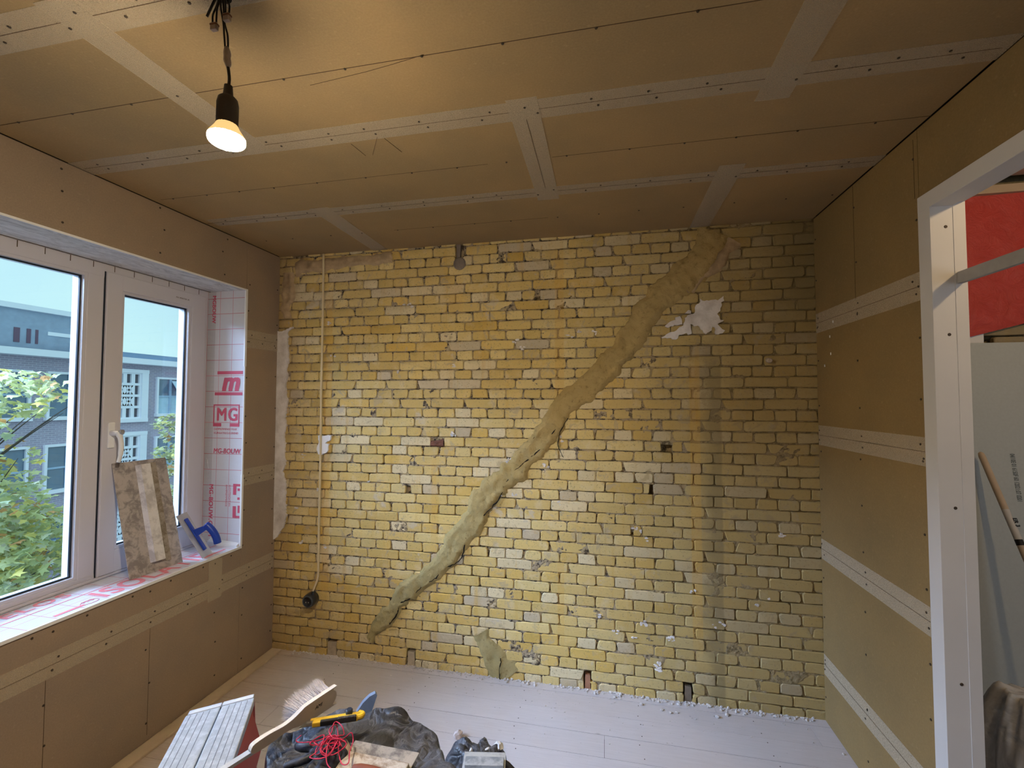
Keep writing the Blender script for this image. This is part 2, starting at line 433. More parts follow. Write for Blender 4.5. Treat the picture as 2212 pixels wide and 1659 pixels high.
def text(name, body, size, mat, Mx, parent, bold=0.0, ex=0.0002, align='LEFT', shear=0.0, sx=1.0, space=1.0):
    cu = bpy.data.curves.new(name, 'FONT'); cu.body = body; cu.size = size; cu.extrude = 0.0 if bold else ex
    cu.align_x = align; cu.shear = shear; cu.space_character = space; cu.resolution_u = 3
    o = bpy.data.objects.new(name, cu); COL.objects.link(o)
    bpy.context.view_layer.update()
    me = bpy.data.meshes.new_from_object(o.evaluated_get(bpy.context.evaluated_depsgraph_get()))
    bpy.data.objects.remove(o); bpy.data.curves.remove(cu)
    if bold:
        bm = bmesh.new()
        for i, (a, b) in enumerate(((0, 0), (-1, -1), (1, 1), (1, -1), (-1, 1))):
            n0 = len(bm.verts); bm.from_mesh(me); bm.verts.ensure_lookup_table()
            for v in bm.verts[n0:]: v.co += Vector((a*bold, b*bold*0.7, 0.00012*(i+1)))
        bm.to_mesh(me); bm.free()
    me.transform(Mx @ Matrix.Diagonal((sx, 1, 1, 1)))
    return link(name, me, mat, parent)
def frame_mx(o, x, y):
    x = Vector(x).normalized(); y = Vector(y); y = (y-x*y.dot(x)).normalized(); z = x.cross(y); m = Matrix.Identity(4)
    for i in range(3): m[i][0] = x[i]; m[i][1] = y[i]; m[i][2] = z[i]; m[i][3] = o[i]
    return m

RW, RH = 3.3093, 2.65       # room width and height; the brick wall is the plane y = 0, the window wall x = 0

# ------------------------------------------------------------------ brick wall
CAV = [(0.404, 0.480, -0.05, 0.098, 0.05), (0.966, 1.026, -0.05, 0.102, 0.05), (2.066, 2.110, 0.0, 0.095, 0.04), (2.611, 2.660, -0.05, 0.100, 0.05),
       (1.115, 1.205, 1.365, 1.415, 0.012), (2.505, 2.568, 1.362, 1.408, 0.05), (1.783, 1.810, 2.265, 2.292, 0.05),
       (1.272, 1.322, 2.545, 2.65, 0.03), (0.948, 0.982, 1.066, 1.112, 0.03), (2.44, 2.462, 1.13, 1.18, 0.04), (2.335, 2.352, 0.885, 0.905, 0.02)]
def mortar_bed():
    xs = np.arange(-0.02, RW+0.021, 0.0095); zs = np.arange(-0.06, RH+0.06, 0.0095)
    Xg, Zg = np.meshgrid(xs, zs)
    d = 0.0100-0.0108*np.clip(fbm(Xg*14, Zg*14, 3)*2.2-0.55, 0, 1)+0.004*(vn(Xg*90, Zg*90, 9)-0.5)
    for (x0, x1, z0, z1, dp) in CAV:
        ins = (Xg > x0-0.004) & (Xg < x1+0.004) & (Zg > z0-0.004) & (Zg < z1+0.004); d = np.where(ins, np.maximum(d, dp), d)
    k = MB(); k.grid(np.stack([Xg, d, Zg], -1))
    k.box((-0.3, 0.06, -0.3), (5.6, 0.30, 3.2))
    return k.build('wall_back', M['mortar'], None, 'structure')
wall_back = mortar_bed()

def brick_mesh(name, w, h, tint, R, chip=0.0):
    pts = []
    c = 0.004+0.006*R.random()
    def j(s=0.0022): return R.uniform(-s, s)
    a, b = w/2, h/2
    base = [(-a, -b+c), (-a+c, -b), (j(0.03), -b), (a-c, -b), (a, -b+c), (a, b-c), (a-c, b), (j(0.03), b), (-a+c, b), (-a, b-c)]
    base = [(x+j(), z+j()) for x, z in base]
    if R.random() < chip:
        i = R.choice([0, 4, 5, 9]); x, z = base[i]; base[i] = (x*0.86, z); n = {0: 1, 4: 3, 5: 6, 9: 8}[i]; x, z = base[n]; base[n] = (x*0.80, z*0.95)
    f = R.uniform(-0.001, 0.003); s = 0.0032
    inner = [(x*(1-s/a*1.0), z*(1-s/b)) for x, z in base]
    vs = [(x, 0.022, z) for x, z in base]+[(x, 0.0015-f*0.4, z) for x, z in base]+[(x, -0.0016-f+j(0.0008), z) for x, z in inner]+[(j(0.02), -0.0022-f, j(0.006))]
    n = 10; fs = [(i, (i+1) % n, n+(i+1) % n, n+i) for i in range(n)]+[(n+i, n+(i+1) % n, 2*n+(i+1) % n, 2*n+i) for i in range(n)]+[(2*n+i, 2*n+(i+1) % n, 3*n) for i in range(n)]
    return vs, fs
def tinted(me, cols):
    at = me.color_attributes.new('tint', 'FLOAT_COLOR', 'POINT')
    at.data.foreach_set('color', np.asarray(cols, np.float32).ravel())
def brick_tint(R):
    t = R.random()
    if t < 0.50: c = (0.68, 0.51, 0.185)
    elif t < 0.72: c = (0.74, 0.59, 0.26)
    elif t < 0.84: c = (0.75, 0.65, 0.42)
    elif t < 0.96: c = (0.67, 0.465, 0.13)
    else: c = (0.58, 0.50, 0.36)
    g = R.uniform(0.90, 1.08)
    return tuple(x*g for x in c)
bricks = []
R = random.Random(11)
PITCH_Z, Z0 = 0.060295, 2.45532
for kk in range(-4, 42):
    zt = Z0-PITCH_Z*kk; zb = zt-PITCH_Z
    if kk % 2: p = 0.2146; ph = 0.690 if (kk//2) % 2 == 0 else 0.797
    else: p = 0.1073; ph = 0.6345
    ph += R.uniform(-0.007, 0.007)
    i0 = math.floor((-0.03-ph)/p); js = []
    x = ph+i0*p
    while x < RW+0.03: js.append(x+R.uniform(-0.0035, 0.0035)); x += p
    js.append(x)
    if not kk % 2 and R.random() < 0.0: pass
    for a, b in zip(js[:-1], js[1:]):
        a = max(a, -0.012); b = min(b, RW+0.012)
        segs = [(a+0.0030, b-0.0030)]
        for (x0, x1, z0, z1, dp) in CAV:
            if z1 > zb+0.012 and z0 < zt-0.012:
                ns = []
                for (s0, s1) in segs:
                    if x1 <= s0 or x0 >= s1: ns.append((s0, s1))
                    else:
                        if x0-s0 > 0.015: ns.append((s0, x0))
                        if s1-x1 > 0.015: ns.append((x1, s1))
                segs = ns
        for s0, s1 in segs:
            if s1-s0 < 0.012: continue
            h = PITCH_Z-R.uniform(0.0045, 0.0070); zc = (zt+zb)/2+R.uniform(-0.001, 0.001)
            if zc-h/2 > 2.64 or zc+h/2 < -0.03: continue
            bricks.append([(s0+s1)/2, zc, s1-s0, h])
def parea(b):
    x, z, w, h = b
    q = [project((x+sx*w/2, 0, z+sz*h/2)) for sx, sz in ((-1,-1),(1,-1),(1,1),(-1,1))]
    if any(not(0 <= u <= CW and 0 <= v <= CH) for u, v, _ in q): return 0
    return 0.5*abs(sum(q[i][0]*q[(i+1) % 4][1]-q[(i+1) % 4][0]*q[i][1] for i in range(4)))
order = sorted(range(len(bricks)), key=lambda i: -parea(bricks[i]))
chosen = set(order[:300])
variants = {}
def brick_variant(w, h):
    key = (round(w/0.014), R.randrange(6))
    if key not in variants:
        vs, fs = brick_mesh('brick', w, 0.0533, None, R, 0.35)
        me = bpy.data.meshes.new('brick'); me.from_pydata(vs, [], fs); me.update(); tinted(me, [(1, 1, 1, 1)]*len(vs)); me.materials.append(M['brick'])
        variants[key] = (me, w)
    return variants[key]
V, Fc, Tn = [], [], []
for i, b in enumerate(bricks):
    x, z, w, h = b; t = brick_tint(R)
    dy = R.uniform(-0.0015, 0.002)
    if i in chosen:
        me, vw = brick_variant(w, h)
        o = bpy.data.objects.new('brick', me); COL.objects.link(o); o.parent = wall_back
        o.location = (x, dy, z); o.scale = (w/vw, 1, h/0.0533); o.rotation_euler = (0, R.uniform(-0.004, 0.004), 0); o.color = (*t, 1)
    else:
        vs, fs = brick_mesh('', w, h, None, R, 0.35); n0 = len(V)
        V += [(x+q[0], dy+q[1], z+q[2]) for q in vs]; Fc += [tuple(n0+k for k in f) for f in fs]; Tn += [(*t, 1)]*len(vs)
me = bpy.data.meshes.new('bricks'); me.from_pydata(V, [], Fc); me.update(); tinted(me, Tn)
link('bricks', me, M['brick'], wall_back, 'stuff')

# diagonal filled chase
CL = [PB(*q) for q in ((1548,505),(1535,530),(1500,580),(1430,640),(1372,720),(1312,790),(1265,838),(1212,884),(1180,940),(1120,1004),(1062,1062),(1022,1122),(987,1168),(960,1210),(920,1250),(872,1280),(848,1315),(826,1345),(795,1375))]
def ribbon(cl, halfw, cols=11, step=0.012, th=0.012, seed=5, edge=0.02):
    pts = catmull([(q[0], q[1], 0) for q in cl], 30)
    P = [np.array(pts[0][:2])]
    for q in pts[1:]:
        if np.linalg.norm(np.array(q[:2])-P[-1]) > step: P.append(np.array(q[:2]))
    rows = []; L = len(P)
    for i, q in enumerate(P):
        t = P[min(i+1, L-1)]-P[max(i-1, 0)]; t = t/np.linalg.norm(t); n = np.array([-t[1], t[0]])
        s = i*step; hw = halfw(i/(L-1))
        e0 = hw+edge*(fbm(s*15, 1.5, seed, 5)*2-1)*1.5; e1 = hw+edge*(fbm(s*15, 7.5, seed+3, 5)*2-1)*1.5
        row = []
        for c in range(cols):
            u = c/(cols-1); off = -e0+(e0+e1)*u; w = q+n*off
            prof = min(1, 4.5*u, 4.5*(1-u))
            d = 0.004-(th+0.010)*prof**0.6-0.013*(fbm(w[0]*19, w[1]*19, seed+9, 5)*2-1)*prof-0.006*(abs(fbm(w[0]*40, w[1]*40, seed+2)*2-1))*prof
            row.append((w[0], d, w[1]))
        rows.append(row)
    return np.array(rows)
k = MB(); k.grid(ribbon(CL, lambda t: 0.086-0.014*t if t < 0.8 else 0.0748-0.18*(t-0.8), 19, 0.007, 0.013, 5, 0.030))
k.build('mortar_filled_chase', M['chase'], wall_back, smooth=True)['label'] = 'brown mortar filled chase running diagonally across the wall'
# spur beside the chase and the patch at the floor
for nm, cl, hw, mt in (('mortar_patch', ((1200,900),(1205,935),(1212,965)), lambda t: 0.035*(1-0.6*t), 'chase'),
                       ('mortar_patch', ((1040,1365),(1058,1400),(1075,1440),(1095,1470)), lambda t: 0.045+0.07*t, 'chase'),
                       ('mortar_patch', ((1585,520),(1560,560),(1520,600),(1480,635)), lambda t: 0.05-0.02*t, 'skim'),
                       ('mortar_patch', ((622,590),(622,630),(620,690)), lambda t: 0.05, 'skim'),
                       ('mortar_patch', ((640,580),(720,570),(800,562),(850,558)), lambda t: 0.055-0.01*t, 'skim')):
    k = MB(); k.grid(ribbon([PB(*q) for q in cl], hw, 9, 0.012, 0.006, seed=int(cl[0][0]), edge=0.03)); k.build(nm, M[mt], wall_back, smooth=True)
# crack on the lower edge of the chase
CR = [PB(*q) for q in ((1203,925),(1175,960),(1150,985),(1115,1015),(1095,1040),(1075,1080),(1050,1105),(1030,1130),(1012,1152),(1000,1195),(985,1218),(955,1225),(945,1245),(915,1265),(890,1290),(868,1300),(860,1325),(845,1345))]
def crack(pts, w, seed):
    r = random.Random(seed); q = catmull([(a+r.uniform(-.006, .006), 0, b+r.uniform(-.006, .006)) for a, b in pts], 6)
    k = MB(); k.tube([(a+r.uniform(-.004, .004), -0.0165, b+r.uniform(-.004, .004)) for a, _, b in q], [w*r.uniform(0.4, 1.2) for _ in q], 5)
    return k.build('crack', M['black'], wall_back)
crack(CR, 0.0042, 1)
crack([PB(*q) for q in ((1225,905),(1213,930),(1205,965),(1215,985))], 0.0025, 2)
crack([PB(*q) for q in ((1190,905),(1175,930),(1150,950))], 0.002, 5)
crack([PB(*q) for q in ((1085,1420),(1080,1445),(1082,1470))], 0.0028, 3)

def flat_patch(name, polypx, mat, th=0.007, y=-0.004, rough=0.004, seed=1, px=True):
    pts = [PB(*q) if px else q for q in polypx]; r = random.Random(seed); out = []
    for i, a in enumerate(pts):
        b = pts[(i+1) % len(pts)]; L = math.hypot(b[0]-a[0], b[1]-a[1]); n = max(1, int(L/0.010)); out.append(a)
        for t in range(1, n):
            u = t/n; out.append((a[0]+(b[0]-a[0])*u+r.uniform(-rough, rough), a[1]+(b[1]-a[1])*u+r.uniform(-rough, rough)))
    bm = bmesh.new(); vs = [bm.verts.new((a, y-th, b)) for a, b in out]
    f = bm.faces.new(vs)
    if f.normal.y > 0: f.normal_flip()
    bm.normal_update()
    r2 = bmesh.ops.extrude_face_region(bm, geom=[f]); 
    for e in r2['geom']:
        if isinstance(e, bmesh.types.BMVert): e.co.y = y+th*0.8
    bmesh.ops.triangulate(bm, faces=bm.faces[:]); bmesh.ops.recalc_face_normals(bm, faces=bm.faces[:])
    me = bpy.data.meshes.new(name); bm.to_mesh(me); bm.free()
    return link(name, me, mat, wall_back)
def zp(x, y): return (1420+x*180/2133, 620+y*140/1659)
P1 = [zp(*q) for q in ((90,1300),(330,1160),(420,1150),(560,1030),(660,990),(690,900),(690,800),(760,735),(900,700),(960,620),(950,540),(970,480),(1090,390),(1085,310),(1190,370),(1400,340),(1530,350),(1680,240),(1700,360),(1620,400),(1630,500),(1600,620),(1520,700),(1570,760),(1600,850),(1690,850),(1560,930),(1530,960),(1640,1080),(1720,1120),(1660,1190),(1480,1215),(1460,1040),(1400,1020),(1380,1120),(1240,1210),(1170,1170),(1100,1090),(1030,990),(920,1010),(840,950),(850,1080),(870,1200),(790,1230),(740,1180),(560,1230),(520,1320),(430,1350),(340,1310))]
flat_patch('plaster_patch', P1, M['plaster'], 0.008, seed=4)['label'] = 'ragged white plaster patch on the upper right bricks'
P2 = [zp(*q) for q in ((180,1015),(330,890),(450,850),(450,790),(570,755),(620,860),(630,960),(480,985),(340,1010),(280,1050))]
flat_patch('plaster_patch', P2, M['plaster'], 0.008, seed=5)
P2b = [zp(*q) for q in ((700,680),(790,595),(860,620),(850,690),(780,690))]
flat_patch('plaster_patch', P2b, M['plaster'], 0.008, seed=6)
def zs_(x, y): return (580+x*140/474, 690+y*490/1659)
P3 = [zs_(*q) for q in ((62,85),(110,90),(185,55),(150,95),(148,180),(155,290),(140,370),(148,400),(135,480),(138,560),(148,600),(138,660),(128,720),(140,770),(122,850),(130,930),(125,1000),(135,1060),(110,1110),(135,1180),(130,1300),(135,1440),(120,1510),(70,1590),(40,1605),(25,1560),(30,1400),(40,1200),(45,900),(52,600),(58,300))]
P3 = [(max(PB(*q)[0], -0.004), PB(*q)[1]) for q in P3]
flat_patch('plaster_strip', P3, M['plaster'], 0.010, seed=7, px=False)['label'] = 'ragged strip of grey white plaster up the left corner'
P4 = [zs_(*q) for q in ((372,850),(470,845),(462,880),(425,905),(450,912),(440,965),(400,990),(372,985),(362,950),(378,900))]
flat_patch('plaster_patch', P4, plain('fresh_white_filler', (0.95, 0.94, 0.94), 0.7, var=0.02), 0.012, seed=8)
# loose crumbs of plaster stuck in the joints
rr = random.Random(21); crumbs = MB()
for q in ((1283,718),(1230,725),(1250,718),(800,1040),(655,985),(690,1060),(640,1095),(1085,1068),(1110,1070),(980,938),(1495,1278),(1630,1305),(1558,1345),(1448,1378),(1690,1155),(1100,995),(1370,1140),(1385,1150),(1392,1165),(1390,1345),(1330,1365),(1420,1435),(1425,1445),(890,660),(980,788),(1130,752),(712,700),(878,662),(1113,738),(720,770),(860,805),(1180,1005),(1370,1380),(700,1180),(650,1170),(1540,1350),(1660,1290),(1210,1085),(1290,1330),(1210,945),(1215,950)):
    x, z = PB(*q)
    for t in range(rr.randint(2, 5)):
        a = rr.uniform(0.006, 0.016); b = rr.uniform(0.004, 0.010); cx = x+rr.uniform(-.016, .016); cz = z+rr.uniform(-.012, .012)
        n = 6; crumbs.prism([(cx+a*math.cos(i*2*math.pi/n)*rr.uniform(.5, 1.1), -0.0045-rr.uniform(0, .003), cz+b*math.sin(i*2*math.pi/n)*rr.uniform(.5, 1.1)) for i in range(n)], (0, 0.012, 0))
crumbs.build('plaster_crumbs', M['plaster'], wall_back, 'stuff')
# wooden fixing blocks set in the bricks just above the floor
for (x0, x1, z0, z1, dp), col in zip(CAV[:4], ((0.44, 0.36, 0.26), (0.50, 0.42, 0.30), (0.40, 0.20, 0.12), (0.20, 0.16, 0.12))):
    k = MB(); g = 0.006; k.prism([(x0+g, 0.005, max(z0, 0)), (x1-g, 0.005, max(z0, 0)), (x1-g-0.002, 0.003, z1-0.020), (x0+g+0.003, 0.003, z1-0.016)], (0, 0.05, 0))
    k.build('fixing_block', plain('old_wood_block', col, 0.9, var=0.35, sc=40, bump=0.5, bsc=80), wall_back)
k = MB(); k.lathe([(0.001, 0.012), (0.034, 0.010), (0.041, 0.004), (0.042, -0.02)], (1.30, 0.0, 2.525), (0, -1, 0), 16)
k.build('putty_plug', M['putty'], wall_back)
k = MB(); k.prism([(1.278, 0.006, 2.55), (1.300, 0.006, 2.55), (1.305, 0.004, 2.65), (1.276, 0.004, 2.65)], (0, 0.03, 0)); k.build('putty_slot', M['putty'], wall_back)
k = MB(); k.grid(ribbon([(1.116, 1.39), (1.204, 1.39)], lambda t: 0.02, 7, 0.008, 0.001, 8, 0.008)); k.build('broken_brick', plain('red_brick_core', (0.20, 0.09, 0.06), 0.95, var=0.4, sc=60), wall_back)
xx, zz = PB(1659, 778); k = MB(); k.lathe([(0.013, -0.01), (0.014, 0.028), (0.010, 0.034)], (xx, 0, zz), (0, -1, -0.15), 12); k.build('wall_plug', plain('old_plug', (0.5, 0.42, 0.33), 0.8), wall_back)

# ------------------------------------------------------------------ floor
floor = box('floor', (-0.5, -4.6, -0.25), (5.6, 0.35, -0.022), M['gap'], None, 'structure')
ys = [0.05, -0.058]+[-0.201-0.1435*i for i in range(31)]
R = random.Random(5)
for i, (a, b) in enumerate(zip(ys[:-1], ys[1:])):
    cuts = [-0.05]; x = R.uniform(0.4, 4.2)
    while x < 5.4: cuts.append(x); x += R.uniform(3.6, 4.4)
    cuts.append(5.5)
    for c0, c1 in zip(cuts[:-1], cuts[1:]):
        o = box('floorboard', (c0+0.0008, b+0.0013, -0.022), (c1-0.0008, a-0.0013, R.uniform(-0.0012, 0.0)), M['floor'], floor)
nails = MB(); rr = random.Random(3)
for yy in ys[1:16]:
    for x in (0.55, 1.15, 1.75, 2.35, 2.95):
        for d in (0.03, -0.03):
            nails.lathe([(0.0026, 0.0), (0.0026, 0.0009)], (x+rr.uniform(-.02, .02), yy+d, 0.0), (0, 0, 1), 7)
nails.build('nail_heads', M['screw'], floor, 'stuff')
baseb = box('baseboard_left', (0.018, -3.9, 0.0), (0.088, -0.02, 0.013), M['batten'], None, 'structure', 0.002)
# rubble, dust and flakes along the foot of the wall
def chunk(k, c, r, R, flat=0.6, sub=1):
    bm = bmesh.new(); bmesh.ops.create_icosphere(bm, subdivisions=sub, radius=1.0)
    sx, sy, sz = r*R.uniform(.7, 1.3), r*R.uniform(.6, 1.1), r*flat*R.uniform(.7, 1.2); a = R.uniform(0, 6.28)
    for v in bm.verts:
        q = v.co*(R.uniform(.75, 1.15) if sub == 1 else R.uniform(.72, 1.12)); x, y = q.x*sx, q.y*sy
        v.co = Vector((c[0]+x*math.cos(a)-y*math.sin(a), c[1]+x*math.sin(a)+y*math.cos(a), max(c[2]-0.002, c[2]+q.z*sz+sz*0.5)))
    k.bm(bm); bm.free()
rub = MB(); R = random.Random(9)
for i in range(900):
    x = R.uniform(0.15, RW-0.05); chunk(rub, (x, -abs(R.gauss(0.008, 0.016)), 0.0), R.choice((0.003, 0.003, 0.004, 0.005, 0.007, 0.011))*R.uniform(.6, 1.1), R)
for i in range(150):
    chunk(rub, (R.uniform(0.5, RW-0.1), -abs(R.gauss(0, 0.16))-0.02, 0.0), R.uniform(0.002, 0.005), R)
for q, r in (((1385,1522), 0.012), ((1430,1534), 0.010), ((1448,1540), 0.009), ((1462,1540), 0.010), ((1530,1524), 0.014), ((1550,1550), 0.014), ((1822,1630), 0.008), ((1570,1545), 0.012)):
    c = un(q[0], q[1], 2, 0.0); chunk(rub, tuple(c), r, R)
tag(rub.build('plaster_rubble', plain('pale_rubble', (0.62, 0.58, 0.56), 0.95, var=0.3, sc=50), None, 'stuff'), 'pale plaster rubble and grit scattered along the foot of the brick wall', 'rubble')

# ------------------------------------------------------------------ ceiling
ceiling = box('ceiling', (-0.35, -4.6, RH+0.014), (RW+0.02, 0.06, RH+0.2), M['gap'], None, 'structure')
rows = [(0.03, -0.600, [0.756, 2.725]), (-0.600, -1.205, [1.93]), (-1.205, -1.800, [0.855, 2.735]), (-1.800, -2.40, [1.9]), (-2.40, -3.0, [0.9, 2.7]), (-3.0, -3.6, [1.9]), (-3.6, -4.3, [1.2])]
for a, b, cs in rows:
    xs = [0.003]+cs+[RW-0.003]
    for c0, c1 in zip(xs[:-1], xs[1:]):
        box('ceiling_panel', (c0+0.0012, b+0.0012, RH), (c1-0.0012, a-0.0012, RH+0.013), M['gyp_ceil'], ceiling)
cj = [-0.600, -1.205, -1.800, -2.40, -3.0]
for i, y in enumerate(cj[:3]):
    w = (0.044, 0.050, 0.052)[i]; x0 = (0.055, 0.0, 0.0)[i]
    box('joint_tape', (x0, y-w, RH-0.0010), (RW, y+w, RH-0.0002), M['tape'], ceiling)
for x, y0, y1 in ((0.756, 0.0, -0.66), (2.725, 0.0, -0.69), (1.93, -0.52, -1.27), (0.855, -1.16, -1.86), (2.735, -1.10, -1.86)):
    box('joint_tape', (x-0.052, y1, RH-0.0024), (x+0.052, y0, RH-0.0014), M['tape'], ceiling)
sc = MB(); pl = MB(); R = random.Random(13)
def screw_c(x, y): sc.lathe([(0.0042, 0), (0.0036, 0.002)], (x, y, RH-0.0022), (0, 0, -1), 8)
for y in cj[:3]:
    x = 0.08+R.random()*0.1
    while x < RW-0.04:
        screw_c(x, y+0.018); screw_c(x+R.uniform(-.06, .1), y-0.018); x += R.uniform(0.17, 0.24)
    n = 30
    pl.box((0.02, y-0.0008, RH-0.0013), (RW-0.02, y+0.0008, RH-0.0003))
for y in (-0.30, -0.895, -1.503, -2.1):
    x = 0.1+R.random()*0.1
    while x < RW-0.04: screw_c(x, y+R.uniform(-.003, .003)); x += R.uniform(0.18, 0.26)
    if y == -1.503: pl.box((0.0, y-0.0011, RH-0.0006), (RW, y+0.0011, RH+0.0001))
    elif y == -0.895: pl.box((0.05, y-0.0007, RH-0.0006), (1.72, y+0.0007, RH+0.0001)); pl.box((1.99, y-0.0009, RH-0.0006), (RW, y+0.0009, RH+0.0001))
    elif y == -0.30: pl.box((1.0, y-0.0008, RH-0.0006), (1.9, y+0.0008, RH+0.0001))
# pencilled slip line and loose strokes
q = [un(a, b, 2, RH) for a, b in ((670,184),(720,172),(790,155),(850,138),(915,118))]
pl.tube([(p_[0], p_[1], RH-0.0003) for p_ in q], 0.0008, 4)
for a, b in (((758,310),(790,336)), ((815,295),(805,334)), ((830,298),(868,328))):
    q = [un(*a, 2, RH), un(*b, 2, RH)]; pl.tube([(p_[0], p_[1], RH-0.0012) for p_ in q], 0.0008, 4)
for x, y0, y1 in ((1.93, -0.64, -1.16),):
    pl.box((x-0.0008, y1, RH-0.0028), (x+0.0008, y0, RH-0.0020))
sc.build('screws', M['screw'], ceiling, 'stuff'); pl.build('pencil_lines', M['pencil'], ceiling, 'stuff')

# ------------------------------------------------------------------ left wall with window reveal
OY0, OY1, OZ0, OZ1 = -2.10, -0.290, 0.765, 2.350      # opening
WX = -0.283                                           # room face of the window frame
k = MB()
for a, b in (((-0.40, OY1+0.0102, -0.3), (-0.0135, 0.1, 3.0)), ((-0.40, -4.6, -0.3), (-0.0135, OY0-0.0102, 3.0)), ((-0.40, OY0-0.0102, -0.3), (-0.0135, OY1+0.0102, OZ0-0.0122)), ((-0.40, OY0-0.0102, OZ1+0.0122), (-0.0135, OY1+0.0102, 3.0))): k.box(a, b)
wall_left = k.build('wall_left', M['gap'], None, 'structure')
G = 0.0011
def lpanel(y0, y1, z0, z1): box('wall_panel', (-0.0125, y0+G, z0+G), (0.0, y1-G, z1-G), M['gyp_left'], wall_left)
lpanel(OY1, 0.0, 0.0, 0.59); lpanel(OY1, 0.0, 0.59, 1.18); lpanel(OY1, 0.0, 1.18, 2.05); lpanel(OY1, 0.0, 2.05, RH-0.002)
lpanel(-0.47, OY1, 0.59, OZ0-0.001); lpanel(OY0, -0.47, 0.59, OZ0-0.001)
lpanel(-1.26, OY1, 0.0, 0.59); lpanel(-2.4, -1.26, 0.0, 0.59)
lpanel(OY0, OY1, OZ1+0.001, RH-0.002); lpanel(-4.2, OY0, 0.59, RH-0.002); lpanel(-4.2, -2.4, 0.0, 0.59)
def ltape(y0, y1, z0, z1, d=0.0): box('joint_tape', (0.0002+d, y0, z0), (0.0009+d, y1, z1), M['tape'], wall_left)
ltape(-2.3, -0.008, 0.540, 0.640); ltape(-0.515, -0.425, 0.520, OZ0-0.002, 0.001); ltape(OY1+0.012, -0.006, 1.992, 2.104); ltape(OY1+0.012, -0.006, 1.130, 1.232)
sc = MB(); pl = MB(); R = random.Random(17)
def screw_l(y, z): sc.lathe([(0.0048, 0), (0.0042, 0.0016)], (0.0006, y, z), (1, 0, 0), 8)
for z in (0.59, 1.18, 2.05):
    y = -0.02
    while y > (-2.0 if z < 1 else OY1+0.02):
        screw_l(y, z+0.022); screw_l(y-0.02, z-0.022); y -= 0.11 if z > 1 else 0.2
for y in (-0.025, -0.27):
    z = 0.1
    while z < 2.6: screw_l(y+R.uniform(-.006, .006), z+R.uniform(-.04, .04)); z += 0.21
for y in (-0.46, -0.84, -1.26, -1.66):
    for z in (0.08, 0.28, 0.44, 0.72, 2.40, 2.53, 2.62): screw_l(y+R.uniform(-.02, .02), z+R.uniform(-.01, .01))
y = -0.36
while y > -2.0: screw_l(y, OZ0-0.035); y -= 0.19
pl.box((0.0, -1.261, 0.05), (0.0006, -1.2595, 0.55)); pl.box((0.0, -0.8415, 0.03), (0.0006, -0.840, 0.54))
pl.box((0.0008, -2.2, 0.5893), (0.0014, -0.02, 0.5907)); pl.box((0.0008, OY1+0.02, 2.0493), (0.0014, -0.02, 2.0505)); pl.box((0.0008, OY1+0.02, 1.1793), (0.0014, -0.02, 1.1805))
sc.build('screws', M['screw'], wall_left, 'stuff'); pl.build('pencil_lines', M['pencil'], wall_left, 'stuff')
# reveal linings
rev = box('reveal_foil', (WX-0.08, OY1, OZ0-0.01), (-0.002, OY1+0.01, OZ1+0.01), M['foil_reveal'], wall_left)
sill = box('sill_foil', (WX-0.08, OY0, OZ0-0.012), (0.004, OY1, OZ0), M['foil_sill'], wall_left)
box('head_lining', (WX-0.08, OY0, OZ1), (-0.003, OY1+0.01, OZ1+0.012), M['lining'], wall_left)
box('side_lining', (WX-0.08, OY0-0.01, OZ0-0.01), (-0.002, OY0, OZ1+0.01), M['foil_reveal'], wall_left)
k = MB()
k.box((-0.004, OY0, OZ1-0.004), (0.003, OY1, OZ1+0.005)); k.box((-0.004, OY1-0.004, OZ0), (0.003, OY1+0.005, OZ1+0.005)); k.box((-0.002, OY0, OZ0-0.013), (0.006, OY1+0.004, OZ0+0.001)); k.box((-0.006, OY1-0.007, 1.87), (0.0045, OY1+0.007, OZ1+0.005)); k.box((-0.006, OY1-0.006, OZ0), (0.0045, OY1+0.007, 1.20))
k.build('corner_bead', M['white'], wall_left)
# sagging foil lip in the corner of the sill
k = MB(); k.prism([(-0.24, OY1-0.001, OZ0), (-0.01, OY1-0.001, OZ0), (-0.01, OY1-0.001, OZ0+0.02), (-0.22, OY1-0.001, OZ0+0.035)], (0, -0.02, -0.012)); k.build('foil_fold', M['white'], wall_left)
Yr = OY1-0.0012
def rmx(x, z): return frame_mx((x, Yr, z), (1, 0, 0), (0, 0, 1))
def rmxv(x, z): return frame_mx((x, Yr, z), (0, 0, -1), (1, 0, 0))
text('foil_lettering', 'MGBOUW', 0.037, M['print'], rmxv(-0.248, 2.325), rev, 0.0012, space=1.05)
text('foil_lettering', 'MG-BOUW.COM', 0.041, M['print'], rmxv(-0.236, 1.135), rev, 0.0012, space=1.08)
text('foil_lettering', 'MG', 0.112, M['print'], rmx(-0.199, 1.533), rev, 0.0032, space=1.12, sx=0.9)
text('foil_lettering', 'm', 0.165, M['print'], rmx(-0.165, 1.722), rev, 0.007, shear=0.22)
text('foil_lettering', 'MG-BOUW', 0.043, M['print'], rmx(-0.214, 1.328), rev, 0.001, sx=0.92, shear=0.1)
text('foil_lettering', 'DAMPREMMENDE FOLIE', 0.0165, M['print'], rmx(-0.214, 1.473), rev, 0, sx=0.95)
text('foil_lettering', 'KLIMAATREGULEREND', 0.0175, M['print'], rmx(-0.214, 1.448), rev, 0, sx=1.0)
text('foil_lettering', 'LUCHTDICHT EN', 0.017, M['print'], rmxv(-0.092, 1.135), rev, 0)
text('foil_lettering', 'DAMPREMMENDE', 0.017, M['print'], rmxv(-0.116, 1.135), rev, 0)
k = MB()
def rb(x0, x1, z0, z1): k.box((x0, Yr-0.0003, z0), (x1, Yr+0.0005, z1))
rb(-0.199, -0.012, 1.822, 1.842); rb(-0.215, -0.012, 1.690, 1.709)
